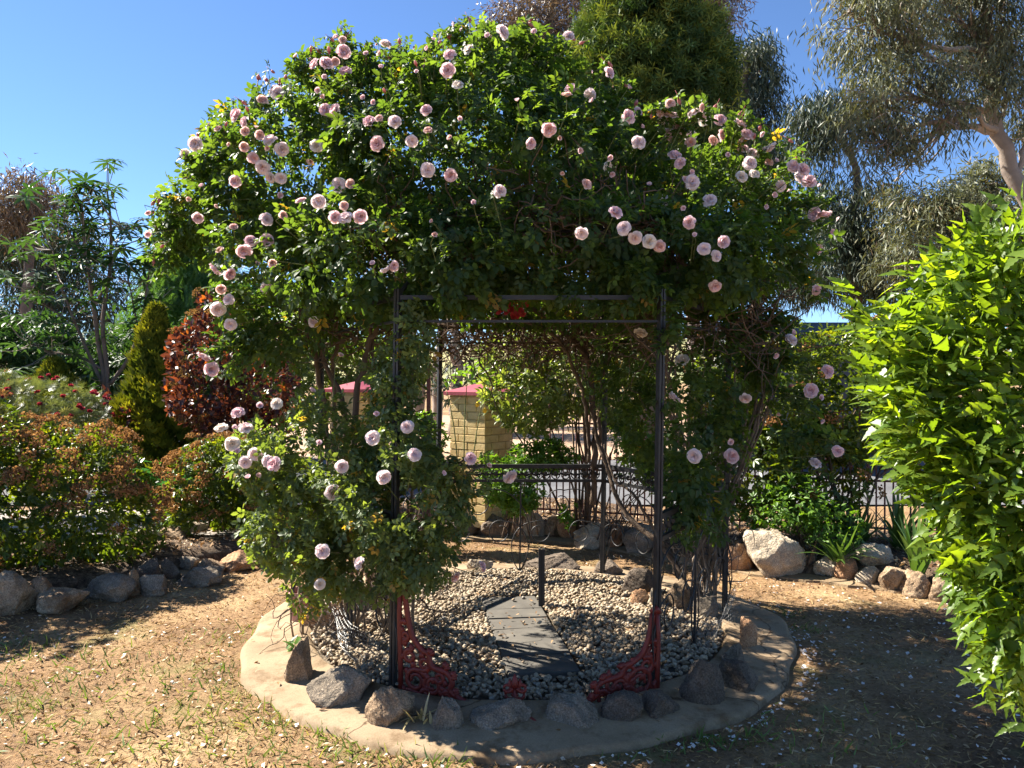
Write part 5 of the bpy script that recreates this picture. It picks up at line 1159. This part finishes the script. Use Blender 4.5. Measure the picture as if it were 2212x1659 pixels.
# the bright foreground shrub at the right
HALFO = [(.10, .06), (.15, .13), (.17, .2), (.24, .27), (.26, .33), (.38, .48), (.20, .42), (.165, .50), (.20, .58), (.13, .64), (.15, .71), (.085, .78), (.095, .84), (.04, .92)]
HIB = [outline_leaf([(x * .72, y) for x, y in HALFO], 1, .12, .1, .012), outline_leaf([(x * .58, y) for x, y in HALFO], 1, .22, .3, .012), outline_leaf([(x * .5, y) for x, y in HALFO], 1, .3, .2, .012), outline_leaf([(x * .62, y) for x, y in HALFO], 1, .2, -.1, .02)]
HB = [bb(2130, 830, 2.35, .28, .28, .36), bb(2010, 760, 2.4, .16, .24, .22), bb(2110, 660, 2.4, .20, .25, .20), bb(2200, 620, 2.35, .18, .25, .24), bb(2200, 1080, 2.25, .20, .22, .36), bb(2190, 1330, 2.2, .10, .14, .18), bb(2240, 950, 2.25, .24, .26, .5), bb(2260, 1250, 2.25, .20, .26, .45), bb(1985, 880, 2.4, .11, .18, .16), bb(2060, 990, 2.35, .14, .2, .14)]
hib = thing('hibiscus', 'bright lime green shrub with jagged leaves in the right foreground', 'shrub', P(2480, 820, 2.6) * [1, 1, 0])
p, no, f = blob_points(HB, 4300, (.35, 1.1), .4, -.45, 6., .15, 4.)
q1 = nrm(p - P(2290, 980, 2.4)); q1[:, 2] *= .35
tip = nrm(.8 * q1 + .75 * rvec(len(p)) + np.array([-.25, 0, -.1])); R = frames(tip, nrm(np.array([-.3, -.15, .7]) + .8 * rvec(len(p))))
ex = []
for px, py in ((1835, 640), (1845, 655), (1850, 690), (1870, 700), (1890, 670), (1880, 740), (1885, 820), (1870, 850), (1905, 880), (1915, 915), (1905, 945), (1935, 905), (1930, 975), (1950, 965), (1955, 1005), (1990, 1015), (1965, 845), (1930, 760), (1905, 705), (2040, 560), (2070, 545), (2100, 540), (2150, 525), (2175, 520), (2090, 580), (2055, 1160), (2040, 1190), (2060, 1220), (2060, 1265), (2090, 1290), (2130, 1330), (2110, 1340), (2150, 1370), (2120, 1400), (2180, 1440), (2160, 1480), (2195, 1410)):
    for k in range(4): ex.append(P(px + 12 * rng.normal() + 20, py + 10 * rng.normal(), 2.35 + .08 * rng.normal()))
ex = np.array(ex); q1 = nrm(ex - P(2290, 980, 2.4)); q1[:, 2] *= .5
tip2 = nrm(.9 * q1 + .35 * rvec(len(ex)) + np.array([-.2, 0, 0])); R2 = frames(tip2, nrm(np.array([-.3, -.3, .8]) + .4 * rvec(len(ex))))
P_ = np.vstack([p, ex]); R_ = np.concatenate([R, R2]); s_ = .062 + .05 * rng.random(len(P_))
leaf_parts(hib, HIB, P_, R_, s_, rng.random(len(P_)), M['hibiscus_leaf'], -P_[:, 1] + .3 * rng.random(len(P_)) - .5 * (P_[:, 0] > 1.85) + np.r_[np.zeros(len(p)), np.ones(len(ex)) * .4], 300)
hb0 = P(2480, 820, 2.75) * [1, 1, 0]
for k in range(20):
    e = p[int(rng.integers(len(p)))] + [.05, .08, 0]; s0 = hb0 + [.08 * rng.normal(), .08 * rng.normal(), .02]
    mb = MB(); mb.tube(curve([s0, s0 * .6 + e * .4 + [.12, .15, .25], s0 * .25 + e * .75 + [.03, .12, .03], e], 14), np.linspace(.006, .0018, 14), 5); mb.build('stem', M['green_stem'], hib, True)

# strap-leaved plants
def blade(a, L, up, w, seed, pts=9):
    out = []
    for q in np.linspace(0, 1, pts): out.append((L * q * math.cos(up) * (1 + .0 * q), L * (q * math.sin(up) - .55 * q * q * (1.2 - math.sin(up)))))
    V, F = [], []
    for k, (r, z) in enumerate(out):
        q = k / (pts - 1); ww = w * (1 - q ** 2.2) * (.7 + .6 * min(q * 3, .5)) + .001
        for s, zz in ((-1, .25), (0, 0), (1, .25)):
            V.append((r * math.cos(a) - s * ww * math.sin(a), r * math.sin(a) + s * ww * math.cos(a), z + zz * ww))
    for k in range(pts - 1):
        for j in (0, 1):
            i = k * 3 + j; F += [(i, i + 1, i + 4), (i, i + 4, i + 3)]
    return np.array(V), np.array(F)
def strap_plant(name, label, base, n, Lr, upr, w, cam_bias=0., mat='strap_leaf', group='strap-leaved plants in the right bed'):
    root = thing(name, label, 'plant', base, group)
    for k in range(n):
        a = rng.random() * 2 * PI if rng.random() > cam_bias else -PI / 2 + rng.normal() * 1.1
        V, F = blade(a, Lr[0] + (Lr[1] - Lr[0]) * rng.random(), upr[0] + (upr[1] - upr[0]) * rng.random(), w, k)
        mk('blade', V + np.array(base) + [.03 * rng.normal(), .03 * rng.normal(), 0], F, M[mat], root, False, np.full(len(V), rng.random()), None)
    return root
gp = lambda px, py, d, z: np.array([*P(px, py, d)[:2], z])
strap_plant('clivia', 'arching strap-leaved plant spilling over the right stones', gp(1815, 1190, 6.15, .15), 26, (.28, .45), (.5, 1.2), .014, .5)
strap_plant('iris', 'upright fan of sword leaves on the right garden edge', gp(1985, 1240, 5.85, .12), 22, (.35, .62), (.95, 1.5), .022, .2)
strap_plant('agapanthus', 'dark strappy clump under the hedge by the fence', gp(1945, 1130, 6.6, .15), 40, (.4, .65), (.6, 1.35), .017)
strap_plant('agapanthus', 'shaded strappy clump behind the arching strap-leaved plant', gp(1850, 1140, 6.7, .15), 30, (.35, .55), (.6, 1.35), .015)
strap_plant('gladiolus_shoots', 'thin green spiky shoots beside the left path', gp(322, 1215, 6.65, .15), 9, (.3, .55), (.7, 1.5), .012, group=None)
# weed by the arbor edging and small plants
strap_plant('weed', 'pale broad-leaved weed growing against the left arbor stones', gp(634, 1400, 4.45, .05), 7, (.07, .13), (.3, 1.0), .017, mat='green_leaf', group=None)
M['withered'] = leafmat('withered', [(0, (.42, .34, .16)), (1, (.60, .50, .28))], tfac=.3)
strap_plant('withered_weed', 'withered straw coloured weed lying on the concrete between two front stones', gp(905, 1575, 3.52, .05), 18, (.06, .16), (.0, 1.3), .007, .6, mat='withered', group=None)

# lemon sapling against the brick pier
lem = thing('lemon_sapling', 'thin lemon sapling with two yellow fruits before the brick pier', 'tree', P(1000, 1090, 7.2) * [1, 1, 0] + [0, 0, .15])
lb = P(1000, 1090, 7.2) * [1, 1, 0] + [0, 0, .15]; T72 = lambda x, y: P(x, y, 7.2)
for q, r in (([lb, T72(985, 960), T72(973, 880), T72(965, 845)], .007), ([lb, T72(1003, 940), T72(1005, 880), T72(1010, 810)], .007), ([lb, T72(1030, 930), T72(1040, 880), T72(1042, 840)], .006), ([T72(1035, 900), T72(1055, 880), T72(1072, 858)], .004), ([T72(975, 880), T72(985, 865), T72(1000, 855)], .003)):
    mb = MB(); mb.tube(curve(q, 10), np.linspace(r, r * .5, 10), 5); mb.build('stem', M['green_stem'], lem, True)
LT = simple_leaf(1, .45, .15, .2); lm_ = mesh_np('leaf', *LT, M['green_leaf'], False, np.full(7, .9), np.zeros(7))
for k in range(46):
    c = T72(*((1000, 808), (1030, 815), (1055, 822), (985, 815), (1020, 800))[k % 5]) + rng.normal(size=3) * np.array([.07, .06, .035])
    place('leaf', lm_, c, frames(nrm(rvec(1) * [1, 1, .3]), nrm(np.array([[0, 0, 1.]]) + .5 * rvec(1)))[0], .08 + .05 * rng.random(), lem)
M['lemon'] = surfmat('lemon', [(.3, (.70, .42, .03)), (.7, (.80, .52, .05))], scale=20, rough=.45, bump=.2, bscale=120)
for x, y in ((1031, 874), (1047, 887)):
    V = I2[0] * np.array([.022, .022, .026]) + T72(x, y); mk('lemon', V, I2[1], M['lemon'], lem, True)

# ---------------------------------------------------------------- brick gate piers, fence, shed
def brickmat():
    return surfmat('cream_brick', [(.3, (.52, .36, .15)), (.5, (.62, .45, .20)), (.72, (.68, .52, .26))], scale=9, rough=.8, bump=.5, bscale=40, bdist=.006, coord='World', fine=90, fine_amt=.12)
M['brick'] = brickmat()
M['cap_red'] = surfmat('cap_red', [(.3, (.23, .035, .045)), (.7, (.33, .065, .075))], scale=7, rough=.45, bump=.1, spec=.5)
M['mortar'] = surfmat('mortar', [(.3, (.46, .32, .14)), (.7, (.58, .43, .2))], scale=30, rough=.9, bump=.4, coord='World')
BRK = {}
def brick_mesh(l, h, t):
    k = (round(l, 3),)
    if k not in BRK:
        b = .003; V, F = [], []
        for y, m_ in ((0, 0), (-t + b, 0), (-t, b)):
            V += [(-l / 2 + m_, y, -h / 2 + m_), (l / 2 - m_, y, -h / 2 + m_), (l / 2 - m_, y, h / 2 - m_), (-l / 2 + m_, y, h / 2 - m_)]
        for s in (0, 4):
            for j in range(4): F += [(s + j, s + (j + 1) % 4, s + 4 + (j + 1) % 4, s + 4 + j)]
        F += [(8, 9, 10, 11)]
        BRK[k] = mesh_np('brick', np.array(V), np.array(F), M['brick'])
    return BRK[k]
def pier(label, c, ang, W, z0, H):
    root = thing('brick_pier', label, 'pier', (c[0], c[1], z0), 'cream brick gate piers'); root.rotation_euler[2] = ang
    me = MB(); me.box((0, 0, H / 2), (W / 2 - .014, W / 2 - .014, H / 2)); link('mortar_core', mesh_np('mortar_core', np.vstack(me.v), np.vstack(me.f), M['mortar']), root)
    ch = .078; rows = int(H / ch); bl = W / 2
    for r in range(rows):
        z = (r + .5) * ch
        for side in range(4):
            offs = [(-bl / 2, bl), (bl / 2, bl)] if (r + side) % 2 == 0 else [(-W / 2 + bl / 4, bl / 2), (0, bl), (W / 2 - bl / 4, bl / 2)]
            for ox, l in offs:
                o = link('brick', brick_mesh(l - .009, ch - .009, .014), root)
                a = side * PI / 2; d = W / 2 - .018 + rng.normal() * .0015
                o.location = (ox * math.cos(a) + d * math.sin(a), ox * math.sin(a) - d * math.cos(a), z); o.rotation_euler[2] = a
    mb = MB(); e = W / 2 + .045
    V = [(-e, -e, H), (e, -e, H), (e, e, H), (-e, e, H), (-e, -e, H + .035), (e, -e, H + .035), (e, e, H + .035), (-e, e, H + .035), (0, 0, H + .13)]
    F = [(0, 2, 1), (0, 3, 2)] + [t for j in range(4) for t in ((j, (j + 1) % 4, 4 + (j + 1) % 4), (j, 4 + (j + 1) % 4, 4 + j), (4 + j, 4 + (j + 1) % 4, 8))]
    link('cap', mesh_np('cap', np.array(V), np.array(F), M['cap_red']), root)
    return root
pc = P(1041, 1120, 7.75)
pier('cream painted brick pier with red cap seen through the arbor centre', (pc[0] - .02, pc[1] + .33), math.radians(-36), .47, .1, 1.34)
pier('cream painted brick pier with red cap mostly hidden behind rose stems', (P(770, 900, 8.6)[0], 8.75), math.radians(-36), .47, .1, 1.36)
def fence(label, a, b, n, H=1.2, mat='brown_iron', z0=.1):
    root = thing('iron_fence', label, 'fence', (a[0], a[1], z0), 'iron fences on the boundary'); a, b = np.array(a), np.array(b)
    t = nrm(b - a); 
    for z in (.12, .56, H - .16):
        mb = MB(); mb.tube([(*a, z0 + z), (*b, z0 + z)], .011, 5); mb.build('rail', M[mat], root)
    for k in range(2 * n + 1):
        q = a + (b - a) * k / (2 * n); tall = k % 2 == 0; top = z0 + (H if tall else .66)
        mb = MB(); mb.tube([(*q, z0), (*q, top)], .0085, 5); o = mb.build('picket', M[mat], root)
        mb = MB(); mb.tube([(*q, top), (*q, top + .02), (*q, top + .035), (*q, top + .09)], [.009, .018, .016, .002], 5); mb.build('spear_tip', M[mat], o)
fence('dark red iron picket fence running right from the brick pier', (pc[0] + .3, 8.35), (4.2, 6.9), 31)
gp_ = P(926, 1100, 7.9); mb = MB(); mb.box((gp_[0], gp_[1], .95), (.02, .02, .87)); mb.box((gp_[0], gp_[1], 1.83), (.026, .026, .012))
tag(place_own(mb.build('gate_post', M['brown_iron'])), 'thin dark red metal gate post left of the brick pier', 'post')
# dark shed behind the tall hedge
shd = thing('shed', 'dark shed with low roof showing above the tall hedge', 'shed', G(1780, 13.5))
sx = G(1780, 13.5)[0]; M['shed_wall'] = surfmat('shed_wall', [(.3, (.05, .05, .055)), (.7, (.085, .085, .09))], scale=3, rough=.7, bump=.1); M['shed_roof'] = surfmat('shed_roof', [(.3, (.06, .065, .07)), (.7, (.10, .105, .11))], scale=3, rough=.6, bump=.1)
mb = MB(); mb.box((sx, 14.6, 1.1), (1.5, 1.1, 1.1)); mb.build('wall', M['shed_wall'], shd)
mb = MB(); mb.add([(sx - 1.65, 13.3, 2.2), (sx + 1.65, 13.3, 2.2), (sx + 1.65, 15.9, 2.2), (sx - 1.65, 15.9, 2.2), (sx - 1.65, 14.6, 2.68), (sx + 1.65, 14.6, 2.68)], [(0, 1, 5), (0, 5, 4), (2, 3, 4), (2, 4, 5), (0, 4, 3), (1, 2, 5), (0, 3, 2), (0, 2, 1)]); mb.build('roof', M['shed_roof'], shd)
mb = MB(); mb.box((sx - .4, 13.49, .95), (.42, .02, .95)); dr = mb.build('door', M['shed_roof'], shd)
mb = MB(); mb.box((sx - .1, 13.455, 1.0), (.02, .02, .06)); mb.build('handle', M['iron'], dr)

# ---------------------------------------------------------------- grass, litter, petals
def on_lawn(n, x0=-4.2, x1=4.4, y0=2.4, y1=8.0):
    x = x0 + (x1 - x0) * rng.random(n); y = y0 + (y1 - y0) * rng.random(n) ** 1.25
    ok = (y < lawn_edge(x) - .08) & (np.hypot(x - CEN[0], y - CEN[1]) > 1.71)
    return x[ok], y[ok]
BL = (np.array([(-.06, 0, 0), (.06, 0, 0), (.045, .5, .03), (-.045, .5, .03), (0, 1, -.12)], float), np.array([(0, 1, 2), (0, 2, 3), (3, 2, 4)]))
x, y = on_lawn(60000); n = len(x); z = ground_z(x, y)
tip = nrm(rng.normal(size=(n, 3)) * np.array([1, 1, .2]) + np.array([0, 0, .28])); mb = MB()
dn = .5 + .5 * lump(np.stack([x, y, 0 * x], -1), 2.2, 4.)
k = rng.random(n) < np.clip(dn * 1.3, .15, 1)
scatter_into(mb, [BL], np.stack([x, y, z + .002], -1)[k], frames(tip, rvec(n))[k], (.018 + .035 * rng.random(n))[k], rng.random(n)[k])
tag(mb.build('dry_grass', M['straw']), 'short dry straw grass over the lawn', 'grass', kind='stuff')
LTR = [(np.array([(-.5, -.25, .0), (0, -.1, .12), (.5, .0, .0), (.1, .28, .1), (-.3, .22, .02)], float), np.array([(0, 1, 4), (1, 3, 4), (1, 2, 3)])), simple_leaf(1, .4, .1, .3)]
x, y = on_lawn(26000); n = len(x); z = ground_z(x, y); mb = MB()
scatter_into(mb, LTR, np.stack([x, y, z + .006], -1), frames(nrm(rng.normal(size=(n, 3)) * [1, 1, .2]), nrm(np.array([0, 0, 1.]) + .4 * rng.normal(size=(n, 3)))), .012 + .028 * rng.random(n) ** 2, rng.random(n) ** 1.3)
bxx = rng.random(9000) * 9 - 4.6; byy = lawn_edge(bxx) + .12 + 1.5 * rng.random(9000); n = 9000
scatter_into(mb, LTR, np.stack([bxx, byy, .165 + .015 * rng.random(n)], -1), frames(nrm(rng.normal(size=(n, 3)) * [1, 1, .3]), nrm(np.array([0, 0, 1.]) + .5 * rng.normal(size=(n, 3)))), .02 + .045 * rng.random(n) ** 2, rng.random(n))
th = rng.random(420) * 2 * PI; rr = rng.random(420) ** .6 * 1.66
q = (rr < 1.2) | (rr > 1.44) & (rng.random(420) < .5); n = q.sum(); xx, yy = CEN[0] + rr[q] * np.cos(th[q]), CEN[1] + rr[q] * np.sin(th[q])
scatter_into(mb, LTR, np.stack([xx, yy, np.where(rr[q] < 1.25, .105, .045)], -1), frames(nrm(rng.normal(size=(n, 3)) * [1, 1, .2]), nrm(np.array([0, 0, 1.]) + .3 * rng.normal(size=(n, 3)))), .02 + .025 * rng.random(n), rng.random(n) * .8)
tag(mb.build('leaf_litter', M['litter']), 'brown fallen leaves scattered over the lawn and beds', 'leaf litter', kind='stuff')
# green tufts
mb = MB()
cl = [(-1.9 + .5 * rng.normal(), 3.9 + .5 * rng.normal(), .2) for _ in range(8)] + [(-2.6 + .6 * rng.normal(), 3.2 + .4 * rng.normal(), .2) for _ in range(7)]
cl += [(P(px, py, GD(py))[0], GD(py), s) for px, py, s in ((615, 1565, .07), (690, 1600, .1), (760, 1610, .12), (830, 1625, .1), (950, 1650, .06), (370, 1600, .16), (390, 1495, .16), (280, 1430, .22), (520, 1380, .2), (470, 1450, .14), (60, 1390, .1), (20, 1420, .12), (100, 1590, .2), (560, 1640, .2), (1480, 1600, .06), (1560, 1610, .05), (1690, 1330, .08), (1740, 1360, .06), (1640, 1600, .05), (1420, 1625, .1), (720, 1650, .25), (300, 1650, .2), (880, 1650, .15), (640, 1350, .08), (570, 1390, .12), (1790, 1590, .2), (1230, 1265, .05))]
for cx_, cy_, s in cl:
    m = int(40 + 330 * s); xx = cx_ + s * rng.normal(size=m) * 1.2; yy = cy_ + s * rng.normal(size=m) * .8
    ok = (np.hypot(xx - CEN[0], yy - CEN[1]) > 1.66) & (yy < lawn_edge(xx) - .05); xx, yy = xx[ok], yy[ok]; m = len(xx)
    if not m: continue
    tip = nrm(rng.normal(size=(m, 3)) * [.75, .75, .2] + np.array([0, 0, .8]))
    scatter_into(mb, [BL], np.stack([xx, yy, ground_z(xx, yy)], -1), frames(tip, rvec(m)), (.022 + .055 * rng.random(m) ** 1.7), np.clip(.3 + .35 * rng.random(m) + .25 * rng.normal(), 0, 1))
tag(mb.build('grass_tufts', M['grass']), 'green grass tufts growing through the dry lawn', 'grass', kind='stuff')
# fallen petals
PT = [(np.array([(-.5, 0, .1), (0, -.45, 0), (.5, 0, .12), (0, .5, .0)], float), np.array([(0, 1, 2), (0, 2, 3)]))]
x1, y1 = on_lawn(700, .6, 4.2, 2.6, 6.3); a = rng.normal(size=170) * .45 - .5; x2, y2 = CEN[0] + (1.72 + .16 * rng.random(170) ** 2) * np.cos(a), CEN[1] + (1.72 + .16 * rng.random(170) ** 2) * np.sin(a)
x3, y3 = on_lawn(420, -3.5, .6, 2.5, 5.2)
x = np.r_[x1, x2, x3]; y = np.r_[y1, y2, y3]; n = len(x); mb = MB()
scatter_into(mb, PT, np.stack([x, y, ground_z(x, y) + .009], -1), frames(nrm(rng.normal(size=(n, 3)) * [1, 1, .1]), nrm(np.array([0, 0, 1.]) + .35 * rng.normal(size=(n, 3)))), .012 + .014 * rng.random(n), rng.random(n))
tag(mb.build('fallen_petals', M['petal_white']), 'white rose petals fallen on the lawn and concrete', 'petals', kind='stuff')
